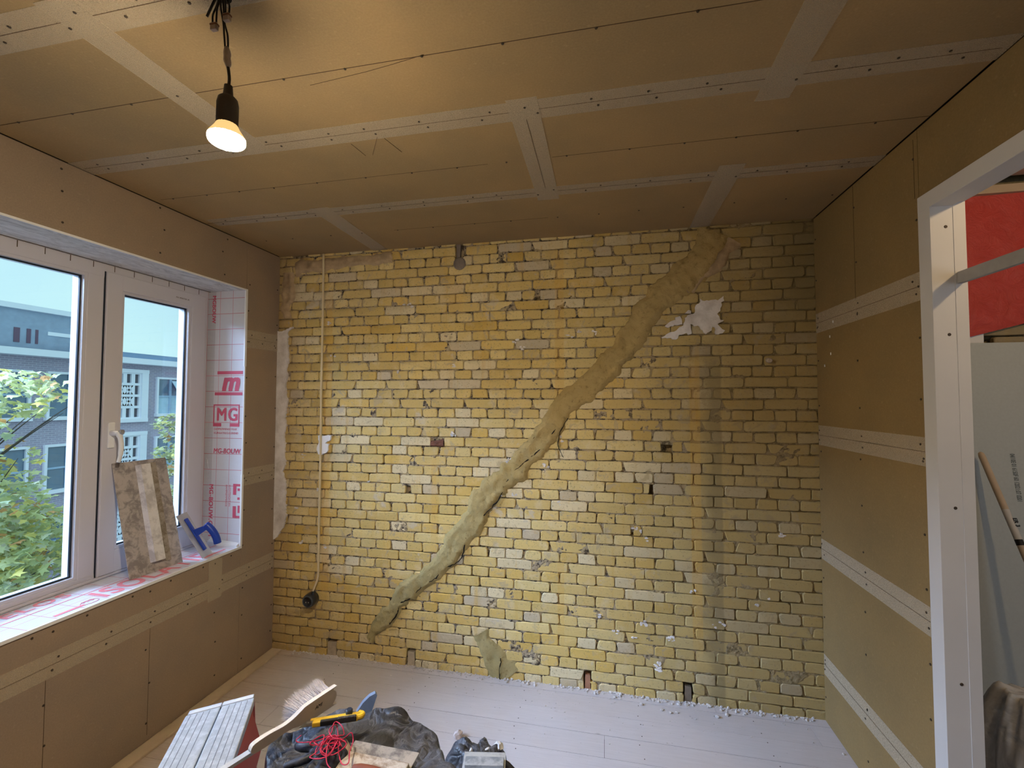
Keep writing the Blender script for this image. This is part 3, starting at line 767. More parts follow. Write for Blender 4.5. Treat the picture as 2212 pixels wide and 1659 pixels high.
rb(-0.222, -0.030, 1.625, 1.633); rb(-0.222, -0.214, 1.516, 1.625); rb(-0.038, -0.030, 1.516, 1.625); rb(-0.222, -0.162, 1.495, 1.516); rb(-0.098, -0.030, 1.495, 1.516)
rb(-0.062, -0.040, 1.075, 1.13); rb(-0.062, -0.012, 1.130, 1.142); rb(-0.030, -0.014, 1.10, 1.115); rb(-0.030, -0.014, 1.045, 1.06); rb(-0.062, -0.040, 0.947, 1.005); rb(-0.062, -0.012, 0.935, 0.947); rb(-0.026, -0.012, 0.965, 1.01)
k.build('foil_print_bars', M['print'], rev)
def smx(x, y): return frame_mx((x, y, OZ0+0.0005), (0, 1, 0), (-1, 0, 0))
text('sill_lettering', 'ISOLATIE', 0.160, M['print_pale'], smx(-0.030, -1.030), sill, 0.004, sx=0.80, space=1.12)
text('sill_lettering', 'TCELOS', 0.085, M['print_pale'], smx(-0.200, -1.42), sill, 0.002, sx=1.1, space=1.2)
text('sill_lettering', 'MG', 0.030, M['print'], smx(-0.052, -1.098), sill, 0)
k = MB()
def sb(y0, y1, x0, x1): k.box((x0, y0, OZ0), (x1, y1, OZ0+0.0008))
sb(-1.215, -1.105, -0.047, -0.030); sb(-0.50, -0.36, -0.052, -0.036); sb(-1.60, -0.30, -0.160, -0.154)
k.tube([(-0.047+0.022*math.cos(a), -1.078+0.034*math.sin(a), OZ0+0.0004) for a in np.linspace(0, 2*math.pi, 24, endpoint=False)], 0.0012, 4, closed=True)
k.build('sill_print_bars', M['print_pale'], sill)

# ------------------------------------------------------------------ window
win = MB(); D0, D1 = WX-0.085, WX
FY1, FY0 = OY1, OY0
win.rbox((D0, FY0, 2.283), (D1, FY1, OZ1+0.004), 0.003)           # head
win.rbox((D0, FY0, OZ0), (D1, FY1, 0.800), 0.003)                 # bottom rail
win.rbox((D0+0.001, -0.312, OZ0), (D1-0.0008, FY1, OZ1), 0.003)                # right jamb
win.rbox((D0+0.001, FY0, OZ0), (D1-0.0008, -1.985, OZ1), 0.003)                # left jamb
win.rbox((D0, -0.968, OZ0), (D1-0.001, -0.895, OZ1), 0.003)       # mullion
win.rbox((D1-0.004, FY0, OZ0+0.001), (D1+0.010, FY1, 0.779), 0.002)
window_1 = win.build('window_1', M['pvc'], None, 'structure')
# fixed light: glazing bead, gasket, pane
def ring(k, xa, xb, y0, y1, z0, z1, b):
    k.box((xa, y0, z0), (xb, y0+b, z1)); k.box((xa, y1-b, z0), (xb, y1, z1)); k.box((xa, y0+b, z0), (xb, y1-b, z0+b)); k.box((xa, y0+b, z1-b), (xb, y1-b, z1))
def light(y0, y1, z0, z1, xf, gx, parent):
    b = 0.014; k = MB(); ring(k, gx-0.05, xf, y0, y1, z0, z1, b); k.build('glazing_bead', M['pvc'], parent)
    k = MB(); y0 += b; y1 -= b; z0 += b; z1 -= b; b = 0.006; ring(k, gx-0.004, gx+0.006, y0, y1, z0, z1, b); k.build('gasket', M['gasket'], parent)
    box('glass_pane', (gx-0.003, y0+0.001, z0+0.001), (gx, y1-0.001, z1-0.001), M['glass'], parent)
light(-1.985, -0.968, 0.800, 2.283, WX-0.004, WX-0.028, window_1)
k = MB(); xs = WX+0.012
SY0, SY1, SZ0, SZ1 = -0.890, -0.316, 0.780, 2.312
k.rbox((WX-0.06, SY0, SZ0), (xs, -0.812, SZ1), 0.004); k.rbox((WX-0.06, -0.412, SZ0), (xs, SY1, SZ1), 0.004); k.rbox((WX-0.06, SY0+0.002, SZ0), (xs-0.0005, SY1-0.002, 0.893), 0.004); k.rbox((WX-0.06, SY0+0.002, 2.230), (xs-0.0005, SY1-0.002, SZ1), 0.004)
sash = k.build('casement_sash', M['pvc'], window_1)
light(-0.812, -0.412, 0.893, 2.230, xs-0.010, WX-0.022, sash)
k = MB(); k.box((WX+0.0, SY0-0.006, SZ0), (WX+0.0015, SY0, SZ1)); k.box((WX, SY0, SZ0-0.005), (WX+0.0015, SY1, SZ0)); k.build('sash_gap', M['gasket'], window_1)
k = MB(); k.rbox((xs, -0.868, 1.415), (xs+0.010, -0.836, 1.545), 0.004); hp = k.build('handle_plate', M['white'], window_1)
k = MB(); k.lathe([(0.014, 0), (0.013, 0.035), (0.012, 0.05)], (xs+0.010, -0.852, 1.492), (1, 0, 0), 14); k.build('handle_spindle', M['white'], window_1, smooth=True)
k = MB(); k.tube(catmull([(xs+0.052, -0.856, 1.497), (xs+0.058, -0.848, 1.470), (xs+0.062, -0.845, 1.43), (xs+0.060, -0.846, 1.38), (xs+0.054, -0.850, 1.345)], 6), [0.013]*6+[0.011]*12+[0.009]*7, 10); k.build('handle_lever', M['white'], window_1, smooth=True)
k = MB(); k.lathe([(0.012, 0), (0.013, 0.012), (0.008, 0.016)], (xs+0.058, -0.848, 1.497), (1, 0.2, 0), 12); k.build('handle_lock', M['steel'], window_1, smooth=True)
# taped foil edge with ticks along the head of the frame
k = MB()
k.box((WX+0.0125, OY0, 2.3475), (WX+0.0142, OY1, 2.3495))
y = -0.36
while y > -1.9: k.box((WX+0.0005, y-0.0014, 2.319), (WX+0.0014, y+0.0014, 2.348)); y -= 0.098
k.build('foil_tick_marks', M['pencil'], window_1)
text('frame_stamp', 'FIX VENSTER 2K', 0.012, M['pencil'], frame_mx((xs+0.0006, -0.52, 2.262), (0, 1, 0), (0, 0, 1)), sash, 0)

# ------------------------------------------------------------------ right wall with doorway
DY = -0.821
k = MB(); k.box((RW+0.0135, DY+0.012, -0.3), (RW+0.075, 0.06, 3.0)); k.box((RW+0.0135, -4.6, 2.392), (RW+0.075, DY+0.012, 3.0)); k.box((RW+0.0135, -4.6, -0.3), (RW+0.075, -2.35, 2.40))
wall_right = k.build('wall_right', M['gap'], None, 'structure')
def rpanel(y0, y1, z0, z1): box('wall_panel', (RW, y0+G, z0+G), (RW+0.0125, y1-G, z1-G), M['gyp_right'], wall_right)
zj = [0.0, 0.29, 0.885, 1.48, 2.075]
for a, b in zip(zj[:-1], zj[1:]): rpanel(DY, 0.0, a, b)
rpanel(-0.392, 0.0, 2.075, RH-0.003); rpanel(DY, -0.392, 2.075, RH-0.003); rpanel(-2.35, DY, 2.391, RH-0.003); rpanel(-4.2, -2.35, 0.0, RH-0.003)
for z in zj[1:]: box('joint_tape', (RW-0.0009, DY+0.003, z-0.052), (RW-0.0002, -0.004, z+0.052), M['tape'], wall_right)
sc = MB(); pl = MB(); R = random.Random(23)
def screw_r(y, z): sc.lathe([(0.0046, 0), (0.004, 0.0016)], (RW-0.0008, y, z), (-1, 0, 0), 8)
for y in (-0.022, -0.40, -0.80):
    z = 0.1
    while z < 2.6: screw_r(y+R.uniform(-.006, .006), z+R.uniform(-.03, .03)); z += 0.22
for z in zj[1:]:
    for y in (-0.03, -0.40, -0.79): screw_r(y+R.uniform(-.02, .02), z+0.025); screw_r(y+R.uniform(-.02, .02), z-0.025)
    pl.box((RW-0.0016, DY+0.01, z-0.0008), (RW-0.0008, -0.01, z+0.0008))
pl.box((RW-0.0007, -0.3928, 2.12), (RW, -0.3912, RH-0.01)); pl.box((RW-0.0007, -0.80, 2.40), (RW, -0.7985, RH-0.03))
sc.build('screws', M['screw'], wall_right, 'stuff'); pl.build('pencil_lines', M['pencil'], wall_right, 'stuff')
k = MB()
for q in ((1793,727),(1795,764),(1782,790),(1800,695)):
    c = un(*q, 0, RW); k.box((RW-0.002, c[1]-0.003, c[2]-0.006), (RW, c[1]+0.003, c[2]+0.006))
k.build('plaster_flecks', M['white'], wall_right, 'stuff')
# door frame
k = MB()
k.rbox((RW-0.006, -0.881, 0.0), (RW+0.062, DY, 2.337), 0.0008)
door_1 = k.build('door_1', M['frame'], None, 'structure')
k = MB(); k.rbox((RW+0.0615, -0.8825, 0.0), (RW+0.098, -0.80, 2.348), 0.0006); k.build('jamb_stop', M['frame'], door_1)
k = MB(); k.rbox((RW-0.0065, -2.36, 2.335), (RW+0.062, DY+0.0005, 2.392), 0.002); k.build('head_jamb', M['frame'], door_1)
k = MB(); k.rbox((RW+0.062, -2.36, 2.346), (RW+0.098, -0.80, 2.40), 0.002); k.build('head_stop', M['frame'], door_1)
k = MB(); k.rbox((RW-0.006, -2.36, 0.0), (RW+0.098, -2.30, 2.337), 0.002); k.build('jamb', M['frame'], door_1)
k = MB(); R = random.Random(3)
for z in (2.262, 1.888, 1.30, 0.72, 0.2): k.lathe([(0.0055, 0), (0.0045, 0.0012)], (RW+0.040, -0.8812, z), (0, -1, 0), 12)
k.build('frame_screws', M['screw'], door_1, 'stuff')
k = MB(); k.rbox((RW+0.067, -2.31, 2.062), (RW+0.085, -0.8835, 2.102), 0.002)
tag(k.build('batten', M['rail']), 'grey wooden batten fixed across the doorway opening', 'batten')

# ------------------------------------------------------------------ next room
k = MB(); k.box((5.3, -4.6, -0.3), (5.5, 0.3, 3.2)); wall_far = k.build('wall_far_right', plain('next_room_wall', (0.40, 0.36, 0.30), 0.9), None, 'structure')
k = MB(); k.box((-0.4, -4.8, -0.3), (5.5, -4.6, 3.2)); k.build('wall_front', plain('front_wall', (0.50, 0.44, 0.34), 0.9), None, 'structure')
k = MB(); k.box((RW+0.02, -4.7, 2.98), (5.5, 0.3, 3.1)); ceil2 = k.build('ceiling_next', plain('open_ceiling', (0.10, 0.07, 0.05), 0.9), None, 'structure')
for y in (-0.28, -0.85, -1.45):
    box('ceiling_joist', (RW+0.08, y-0.035, 2.80), (5.3, y+0.035, 2.98), plain('old_joist', (0.22, 0.14, 0.09), 0.85, var=0.3, sc=10), ceil2)
box('ceiling_lath', (RW+0.08, -0.05, 2.695), (5.3, -0.012, 2.735), M['batten'], wall_back)
box('ceiling_board', (RW+0.08, -0.75, 2.775), (5.3, -0.05, 2.79), M['pinkboard'], ceil2)
k = MB(); xs_ = np.linspace(3.5, 5.2, 60); R = random.Random(31); rowsP = []
for t in np.linspace(0, 1, 24):
    row = []
    for x in xs_:
        zt = 2.70; zb_ = 1.985+0.27*(x-4.0)
        z = zt+(zb_-zt)*t; row.append((x, -0.014-0.02*float(fbm(x*9, z*9, 5))-0.006*float(fbm(x*30, z*30, 8)), z))
    rowsP.append(row)
k.grid(np.array(rowsP)); k.build('red_membrane', M['redfoil'], wall_back, smooth=True)['label'] = 'creased red membrane covering the wall beyond the doorway'
# bricks seen between membrane and leaning board
k = MB(); R = random.Random(8); tb = []
for i in range(4):
    z = 1.895+i*0.0603; x = 4.055+(0.05 if i % 2 else 0)
    while x < 4.7:
        w = 0.206; vs, fs = brick_mesh('', w, 0.052, None, R); k.add([(x+w/2+a_, b_+0.002, z+c_) for a_, b_, c_ in vs], fs); x += 0.2146
me = k.mesh('bricks'); tinted(me, [(0.40, 0.36, 0.31, 1)]*len(me.vertices)); link('bricks', me, M['brick'], wall_back, 'stuff')
box('white_offcut', (3.97, -0.012, 1.88), (4.055, 0.0, 2.03), M['white'], wall_back)
PBT, PBB = -0.085, -0.335
k = MB(); T = frame_mx((3.52, PBB, 0.0), (1, 0, 0), (0, PBT-PBB, 1.945)); k.T = T
k.rbox((0, 0, -0.0125), (1.2, 1.961, 0.0), 0.001)
gb = tag(k.build('plasterboard_sheet', M['greyboard']), 'grey plasterboard sheet leaning on the wall beyond the doorway', 'plasterboard')
def on_board(px, py, lift=0.0):
    # intersection of the sight line with the leaning sheet's face
    n = Vector((T[0][2], T[1][2], T[2][2])); d = Vector((px-CW/2)/CF*AR-(py-CH/2)/CF*AU+AF); c = Vector(CLOC)
    t = (T.translation-c).dot(n)/d.dot(n); return c+d*t+n*lift
a_ = on_board(2181, 980); b_ = on_board(2203, 1112)
nrm = Vector((T[0][2], T[1][2], T[2][2])); sg = 1 if nrm.y < 0 else -1
u_ = (b_-a_).normalized(); up_ = Vector(nrm*sg).cross(u_)
text('board_print', '04/10E 01 6150F 60 12021:07 0201', 0.026, M['print_grey'], frame_mx(a_+nrm*sg*0.0006, u_, up_), gb, 0.0004, sx=(b_-a_).length/0.47)
# broom handle
h0 = Vector((3.900, -0.190, 1.425)); q2 = Vector(un(2212, 1194, 1, -0.37)); dr = (q2-h0).normalized(); L = h0.z/(-dr.z)-0.001; hN = dr*L
st = thing('broom_handle', 'round wooden stick leaning against the grey plasterboard', 'stick', tuple(h0+hN))
k = MB(); k.tube([h0-dr*0.0, h0+dr*0.006, h0+dr*0.02]+[h0+dr*(0.02+i*(L-0.02)/8) for i in range(1, 9)], [0.004, 0.010, 0.0125]+[0.0125]*8, 16)
k.build('shaft', plain('pale_stick_wood', (0.58, 0.46, 0.33), 0.6, var=0.15, sc=20), st, smooth=True)
for s0, s1, mt in ((0.262, 0.40, plain('paper_label', (0.62, 0.60, 0.56), 0.6)), (0.388, 0.412, M['wire'])):
    k = MB(); k.tube([h0+dr*s0, h0+dr*s1], 0.0129+0.0003*(s0 > .3), 16, cap=False); k.build('label_wrap', mt, st, smooth=True)
e1 = Vector((0, -1, 0.3)); e1 = (e1-dr*e1.dot(dr)).normalized()
text('label_print', 'ER 3', 0.02, M['wire'], frame_mx(h0+dr*0.30+e1*0.0132-dr.cross(e1)*0.004, dr, e1.cross(dr)), st, 0.001)
# plastic sack on the floor of the next room
def clear_bag():
    k = N('dusty_clear_plastic'); n = k.noise(9, 5, 0.7, dist=1.0); c = k.mix(n, (0.58, 0.58, 0.56), (0.88, 0.89, 0.90)); w = k.math('ABSOLUTE', k.math('SUBTRACT', k.noise(9, 2, 0.5, dist=0.6), 0.5))
    b = k.bsdf(c, 0.28, 0, k.bump(w, 0.8, 0.03), 0.5); t = k.n('ShaderNodeBsdfTransparent'); x = k.n('ShaderNodeMixShader')
    k.put(x.inputs[0], k.ramp(n, (0.35, 0.55), (0.6, 0.9))); k.ln(t.outputs[0], x.inputs[1]); k.ln(b.outputs[0], x.inputs[2]); return k.fin(x)
def heap(name, mat, prof, cx, cy, seed, rings=26, segs=90, wr=0.03, rad=None, smooth=True, top=None):
    # draped sack: prof(t) gives (radius factor, height) for t in 0..1 from crown to floor
    P = []
    for i in range(rings):
        t = i/(rings-1); rf, h = prof(t); row = []
        for j in range(segs+1):
            a = 2*math.pi*(j % segs)/segs; r = rad(a)*rf
            fold = wr*(float(fbm(math.cos(a)*3.2+5+t*1.1, math.sin(a)*3.2+9+t*0.6, seed))-0.5)*min(1, rf*1.6)
            x = cx+math.cos(a)*(r+fold*1.6); y = cy+math.sin(a)*(r+fold*1.6)
            z = h+(fold*0.8 if t < 0.97 else 0)*(1-t)
            if top: z += top(x, y)*(1-t)
            z += wr*(0.24*(0.35-abs(float(fbm(x*7+z*3, y*7+z*2, seed+4, 2))*2.6-1))+0.22*(0.3-abs(float(fbm(x*19, y*19, seed+7, 2))*2.6-1)))*(1 if t < 0.9 else 0)
            row.append((x, y, max(z, 0.002)))
        P.append(row)
    k = MB(); k.grid(np.array(P)[:, ::-1]); return k.build(name, mat, None, smooth=smooth)
def prof_soft(H):
    def p(t):
        return (math.sin(min(1, t*1.25)*math.pi/2)**0.9*(0.9+0.1*t), H*max(0, 1-max(0, t-0.25)/0.75)**0.75 if t > 0.25 else H*(1.0))
    return p
tag(heap('clear_sack', clear_bag(), prof_soft(0.58), 3.735, -0.64, 3, wr=0.075, rad=lambda a: 0.165+0.012*math.sin(3*a)), 'dusty clear plastic sack on the floor in front of the grey plasterboard', 'sack')

# ------------------------------------------------------------------ pendant lamp
LC = Vector((1.302, -1.777, 0))
lamp = thing('pendant_lamp', 'bare lit bulb in a black holder hanging from ceiling wires', 'lamp', (LC.x, LC.y, RH))
BZ = 2.288
k = MB(); prof = [(0.0005, 0.0)]+[(0.040*math.sin(t), 0.014*(1-math.cos(t))) for t in np.linspace(0.15, math.pi/2, 8)]+[(0.040, 0.022)]
k.lathe(prof, (LC.x, LC.y, BZ-0.016), (0, 0, 1), 28); k.build('bulb_lens', M['bulb'], lamp, smooth=True)
k = MB(); k.lathe([(0.0402, 0.0215), (0.038, 0.028), (0.027, 0.045), (0.021, 0.058), (0.016, 0.064)], (LC.x, LC.y, BZ-0.016), (0, 0, 1), 24); k.build('bulb_body', M['bulb_body'], lamp, smooth=True)
k = MB(); k.lathe([(0.0235, 0.0), (0.0235, 0.052), (0.021, 0.064), (0.015, 0.070), (0.011, 0.073), (0.009, 0.097), (0.006, 0.098)], (LC.x, LC.y, BZ+0.036), (0.03, -0.02, 1), 20); k.build('lamp_holder', M['socketblack'], lamp, smooth=True)
tp = Vector((LC.x+0.004, LC.y-0.003, BZ+0.131))
k = MB(); k.tube(catmull([tp-Vector((0, 0, 0.006)), tp+Vector((0.002, 0, 0.02)), tp+Vector((-0.004, 0.001, 0.052))], 6), 0.0035, 8); k.build('cord', M['wire'], lamp, smooth=True)
k = MB(); R = random.Random(2); s0 = tp+Vector((-0.004, 0.001, 0.048))
k.tube([s0+Vector((R.uniform(-.001, .001)-0.0008*i, 0, 0.0085*i)) for i in range(7)], [0.0045, 0.0075, 0.0085, 0.0075, 0.0085, 0.0075, 0.005], 10); k.build('tape_wrap', M['tapewrap'], lamp, smooth=True)
s1 = s0+Vector((-0.005, 0, 0.051)); ce = Vector((LC.x-0.022, LC.y-0.004, RH))
for i, dx in enumerate((-0.004, 0.004)):
    k = MB(); k.tube(catmull([s1+Vector((dx, 0, -0.003)), s1+Vector((dx*1.2-0.003, 0, 0.03)), s1+Vector((dx*0.4-0.010, 0, 0.065)), ce+Vector((0.003+dx, 0, -0.03)), ce+Vector((dx*0.5, 0, 0.001))], 6), 0.0022, 6); k.build('lamp_wire', M['wire'], lamp, smooth=True)
for dx, dz, dy in ((-0.018, -0.075, 0.0), (0.022, -0.062, -0.004)):
    c = ce+Vector((dx, dy, dz))
    k = MB(); k.rbox(c-Vector((0.0085, 0.005, 0.010)), c+Vector((0.0085, 0.005, 0.008)), 0.0015); k.build('wire_connector', M['clear'], lamp)
    k = MB(); k.rbox(c-Vector((0.009, 0.006, -0.001)), c+Vector((0.009, 0.006, 0.006)), 0.001); k.build('connector_lever', plain('brown_lever', (0.16, 0.07, 0.04), 0.4), lamp)
    for ex in (-0.005, 0.005):
        k = MB(); k.tube(catmull([c+Vector((ex, 0, 0.006)), c+Vector((ex*1.1, 0, 0.03)), c+Vector((ex*0.4-dx*0.3, 0, 0.048)), ce+Vector((0.002*ex/0.005, 0, 0.002))], 6), 0.0021, 6); k.build('lamp_wire', M['wire'], lamp, smooth=True)
k = MB(); k.tube(catmull([ce+Vector((-0.004, 0, 0.002)), ce+Vector((-0.018, 0.0, -0.006)), ce+Vector((-0.045, 0.004, -0.042))], 6), 0.003, 6); k.build('spare_wire', M['wire'], lamp, smooth=True)
k = MB(); k.lathe([(0.022, 0.0), (0.022, 0.0012)], (ce.x, ce.y, RH-0.0012), (0, 0, 1), 18); k.build('ceiling_hole', M['black'], lamp)

# ------------------------------------------------------------------ cable and socket on the bricks
cp = [PB(*q) for q in ((702,550),(701,650),(699,760),(697,860),(696,960),(694,1060),(692,1150),(691,1215),(690,1245),(685,1264),(681,1275))]
k = MB(); k.tube(catmull([(x, -0.016-(0.012 if i > 8 else 0), z) for i, (x, z) in enumerate(cp)], 5), 0.0072, 8)
tag(k.build('power_cable', M['cable'], None, smooth=True), 'cream electrical cable running down the brick wall from ceiling to black socket', 'cable')
sx_, sz_ = PB(677, 1291)
so = thing('wall_socket', 'round black surface mounted socket on the lower left brickwork', 'socket', (sx_, -0.01, sz_))
ax = Vector((0, -1, 0)); sc0 = Vector((sx_, -0.012, sz_))
k = MB(); k.lathe([(0.043, -0.012), (0.043, 0.03), (0.040, 0.046), (0.037, 0.050)], sc0, ax, 24); k.build('socket_body', M['bakelite'], so, smooth=True)
k = MB(); k.tube([sc0+ax*0.050+Vector((0.034*math.cos(t), 0, 0.034*math.sin(t))) for t in np.linspace(0, 2*math.pi, 28, endpoint=False)], 0.0026, 6, closed=True); k.build('socket_rim', plain('worn_dark_rim', (0.10, 0.12, 0.14), 0.4), so, smooth=True)
k = MB(); k.lathe([(0.031, 0.0515), (0.030, 0.0525), (0.026, 0.047)], sc0, ax, 20); k.build('socket_well', M['bakelite'], so, smooth=True)
k = MB()
for dx in (-0.0095, 0.0095): k.lathe([(0.003, 0.050), (0.003, 0.0535)], sc0+Vector((dx, 0, -0.004)), ax, 8)
k.build('contacts', plain('bright_contact', (0.7, 0.7, 0.7), 0.3, 0.8), so)
k = MB(); k.lathe([(0.012, -0.01), (0.011, 0.022)], Vector((sx_+0.016, -0.03, sz_+0.034)), Vector((0.25, 0, 1)), 12); k.build('cable_gland', M['bakelite'], so, smooth=True)

# ------------------------------------------------------------------ tools on the sill
A0, A1 = Vector((-0.118, -0.853, OZ0)), Vector((-0.098, -0.585, OZ0)); T0 = Vector((-0.268, -0.832, 1.335))
ux = (A1-A0); wid = ux.length; uy = T0-A0; hgt = uy.length
T = frame_mx(A0, ux, uy)
fl = thing('plastering_blade', 'large grey plastering blade with pale spine leaning on the casement', 'plastering tool', tuple((A0+A1)/2))
def scuffed(name, c0, c1, rough=0.5, metal=0.3, sc=16):
    k = N(name); n = k.noise(sc, 6, 0.7, dist=0.4); f = k.noise(120, 2)
    return k.fin(k.bsdf(k.mix(k.ramp(n, (0.42, 0), (0.56, 1)), c0, c1), rough, metal, k.bump(f, 0.2, 0.002), 0.4))
M['dusty_blade'] = scuffed('dusty_blade', (0.27, 0.245, 0.24), (0.50, 0.455, 0.44), 0.55, 0.1, 18)
k = MB(T); k.rbox((0, 0, -0.0045), (wid, hgt, 0.0), 0.001); k.build('blade', M['dusty_blade'], fl)
k = MB(T); k.prism([(0.105, 0.050, 0), (0.175, 0.050, 0), (0.168, 0.050, 0.022), (0.118, 0.050, 0.022)], (0, hgt-0.075, 0)); k.build('spine', scuffed('pale_spine', (0.58, 0.56, 0.58), (0.86, 0.84, 0.86), 0.4, 0.2, 12), fl)
k = MB(T); k.rbox((0.180, 0.035, 0), (0.208, hgt-0.02, 0.006), 0.001); k.build('rib', scuffed('stained_rib', (0.22, 0.18, 0.13), (0.38, 0.33, 0.27), 0.6, 0.1, 22), fl)
# blue handled trowel: stands on one end, tilted, in front of the big blade
tb0 = Vector((-0.026, -0.530, OZ0)); tt = Vector(un(377, 1122, 0, -0.10))
ln_ = 0.28
Vd = Vector(CLOC)*-1+tb0+Vector((-0.06, 0, 0.1)); Vd.normalize()
r_ = Vector(AR); r_ = (r_-Vd*r_.dot(Vd)).normalized(); u_2 = r_.cross(Vd).normalized()
if u_2.z < 0: u_2 = -u_2
ex_ = (r_*-0.60+u_2*0.80).normalized(); pp_ = (r_*0.80+u_2*0.60).normalized()
ey_ = (pp_*0.42+Vd*0.91).normalized(); ez_ = (pp_*0.91-Vd*0.42).normalized()
T = Matrix.Identity(4); o_ = tb0+Vector((0, 0, 0.003))
for i in range(3): T[i][0] = ex_[i]; T[i][1] = ey_[i]; T[i][2] = ez_[i]; T[i][3] = o_[i]
tr = thing('blue_handled_trowel', 'small steel trowel with blue plastic handle leaning in the sill corner', 'trowel', tuple(tb0))
bw = 0.125
M['bluep'] = plain('blue_plastic', (0.012, 0.060, 0.48), 0.35, var=0.08, spec=0.5)
k = MB(T); k.box((0, 0, -0.001), (ln_, bw, 0.001)); k.build('steel_blade', plain('clean_steel', (0.62, 0.63, 0.62), 0.32, 0.4, var=0.05, sc=40), tr)
k = MB(T); k.rbox((0.035, 0.048, 0.001), (ln_-0.035, 0.078, 0.012), 0.004); k.build('mounting_bar', M['bluep'], tr)
k = MB(T); k.prism([(0.125, 0.054, 0.010), (0.168, 0.054, 0.010), (0.156, 0.054, 0.078), (0.132, 0.054, 0.072)], (0, 0.018, 0)); k.build('handle_post', M['bluep'], tr)
k = MB(T); g = catmull([(0.160, 0.063, 0.074), (0.140, 0.063, 0.082), (0.105, 0.063, 0.088), (0.065, 0.063, 0.086), (0.030, 0.063, 0.076)], 6)
k.tube(g, [0.014]+[0.0195]*(len(g)-2)+[0.018], 12); k.build('grip', M['bluep'], tr, smooth=True)
text('blade_stamp', 'Lux', 0.022, M['wire'], T @ frame_mx((0.095, 0.090, 0.0014), (-1, 0, 0), (0, -1, 0)), tr, 0.0003)
# loose thread of mesh in the corner
k = MB(); k.tube(catmull([(-0.262, OY1-0.003, 1.29), (-0.24, OY1-0.02, 1.292), (-0.225, OY1-0.03, 1.27), (-0.218, OY1-0.03, 1.235)], 6), 0.0012, 5)
k.build('loose_thread', M['white'], wall_left)

# ------------------------------------------------------------------ foreground: step ladder
SZ = 0.700
c0 = Vector((0.928, -1.490, SZ)); c1 = Vector((1.071, -1.373, SZ)); uu = (c1-c0); sw = uu.length; uu.normalize(); vv = Vector((0.513, -0.858, 0))
T = Matrix.Identity(4)
for i in range(3): T[i][0] = uu[i]; T[i][1] = vv[i]; T[i][2] = (0, 0, 1)[i]; T[i][3] = c0[i]
dn = Vector((T[0][2], T[1][2], T[2][2])); sgn = 1 if dn.z > 0 else -1
lad = thing('step_ladder', 'aluminium folding step ladder with ribbed treads and red side panels', 'ladder', (float(c0.x+0.1), float(c0.y-0.1), 0.0))
def alum():
    k = N('paint_flecked_aluminium'); n = k.noise(40, 5, 0.7, v=k.scale(k.pos(), (1, 1, 1))); c = k.mix(k.ramp(n, (0.45, 0), (0.7, 1)), (0.46, 0.51, 0.58), (0.66, 0.71, 0.78))
    return k.fin(k.bsdf(c, 0.42, 0.35, k.bump(n, 0.1, 0.002), 0.4))
M['alu'] = alum()
half = sw/2; Lt = 0.40
for i in (0, 1):
    x0 = i*half+0.0015; x1 = (i+1)*half-0.0015
    k = MB(T); k.rbox((x0, 0.020, sgn*-0.026), (x1, Lt, 0.0), 0.003); tr_ = k.build('tread', M['alu'], lad)
    k = MB(T)
    n = 4
    for r in range(n):
        xr = x0+0.014+r*0.0165+(0.008 if i else 0)
        k.box((xr-0.0007, 0.026, 0), (xr+0.0007, Lt-0.004, sgn*0.0006))
    k.build('tread_grooves', plain('dark_groove', (0.16, 0.18, 0.22), 0.7), tr_)  # grooves drawn as thin darker strips on the tread
    k = MB(T); k.rbox((x0+0.004*(1-i), 0.0, sgn*-0.03), (x1-0.004*i, 0.0185, sgn*0.001), 0.002); k.build('end_cap', plain('grey_end_cap', (0.55, 0.58, 0.64), 0.5), lad)
k = MB(T); k.box((0.004, 0.0183, sgn*-0.02), (sw-0.004, 0.0202, sgn*-0.004)); k.build('cap_gap', M['black'], lad)
M['redp'] = plain('red_painted_steel', (0.33, 0.025, 0.035), 0.4, var=0.12, sc=12, spec=0.5)
base = c0+uu*half+vv*0.2
for sd in (-1, 1):
    for v0 in (0.012, Lt-0.052):
        top = c0+uu*(half+sd*(half-0.006))+vv*v0+Vector((0, 0, -0.018)); bot = top+uu*sd*0.03; bot.z = 0.004
        d_ = bot-top
        k = MB(); w1 = vv*0.046; t1 = uu*(-sd)*0.022
        k.prism([top, top+w1, top+w1+t1, top+t1], d_); sl = k.build('side_rail', M['redp'], lad)
        k = MB(); o_ = uu*sd*0.004
        k.prism([top+o_*0.2, top+vv*0.006+o_*0.2, top+vv*0.006+o_, top+o_], d_*0.97); k.prism([top+w1+o_*0.2, top+w1-vv*0.006+o_*0.2, top+w1-vv*0.006+o_, top+w1+o_], d_*0.97); k.build('rail_flange', plain('red_edge_highlight', (0.42, 0.10, 0.12), 0.5, var=0.3, sc=60), sl)  # rail edges in a lighter red, a painted highlight
        k = MB(); k.prism([bot-uu*sd*0.03+Vector((0,0,-0.003)), bot-uu*sd*0.03+w1+Vector((0,0,-0.003)), bot+uu*sd*0.006+w1+Vector((0,0,-0.003)), bot+uu*sd*0.006+Vector((0,0,-0.003))], (0, 0, 0.03)); k.build('foot', M['socketblack'], sl)
    # gusset panel and lower rungs between the rails
    tpt = c0+uu*(half+sd*(half-0.002))+Vector((0, 0, -0.022)); 
    for h, wv in ((0.0, 0.12), (0.34, 0.05), (0.66, 0.05)):
        a0 = tpt+uu*sd*(0.03*h)+vv*0.05+Vector((0, 0, -0.66*h)); k = MB()
        k.prism([a0, a0+vv*(Lt-0.09), a0+vv*(Lt-0.09)-uu*sd*0.02, a0-uu*sd*0.02], uu*sd*0.03*(wv/0.12)+Vector((0, 0, -wv))); k.build('cross_panel', M['redp'], lad)

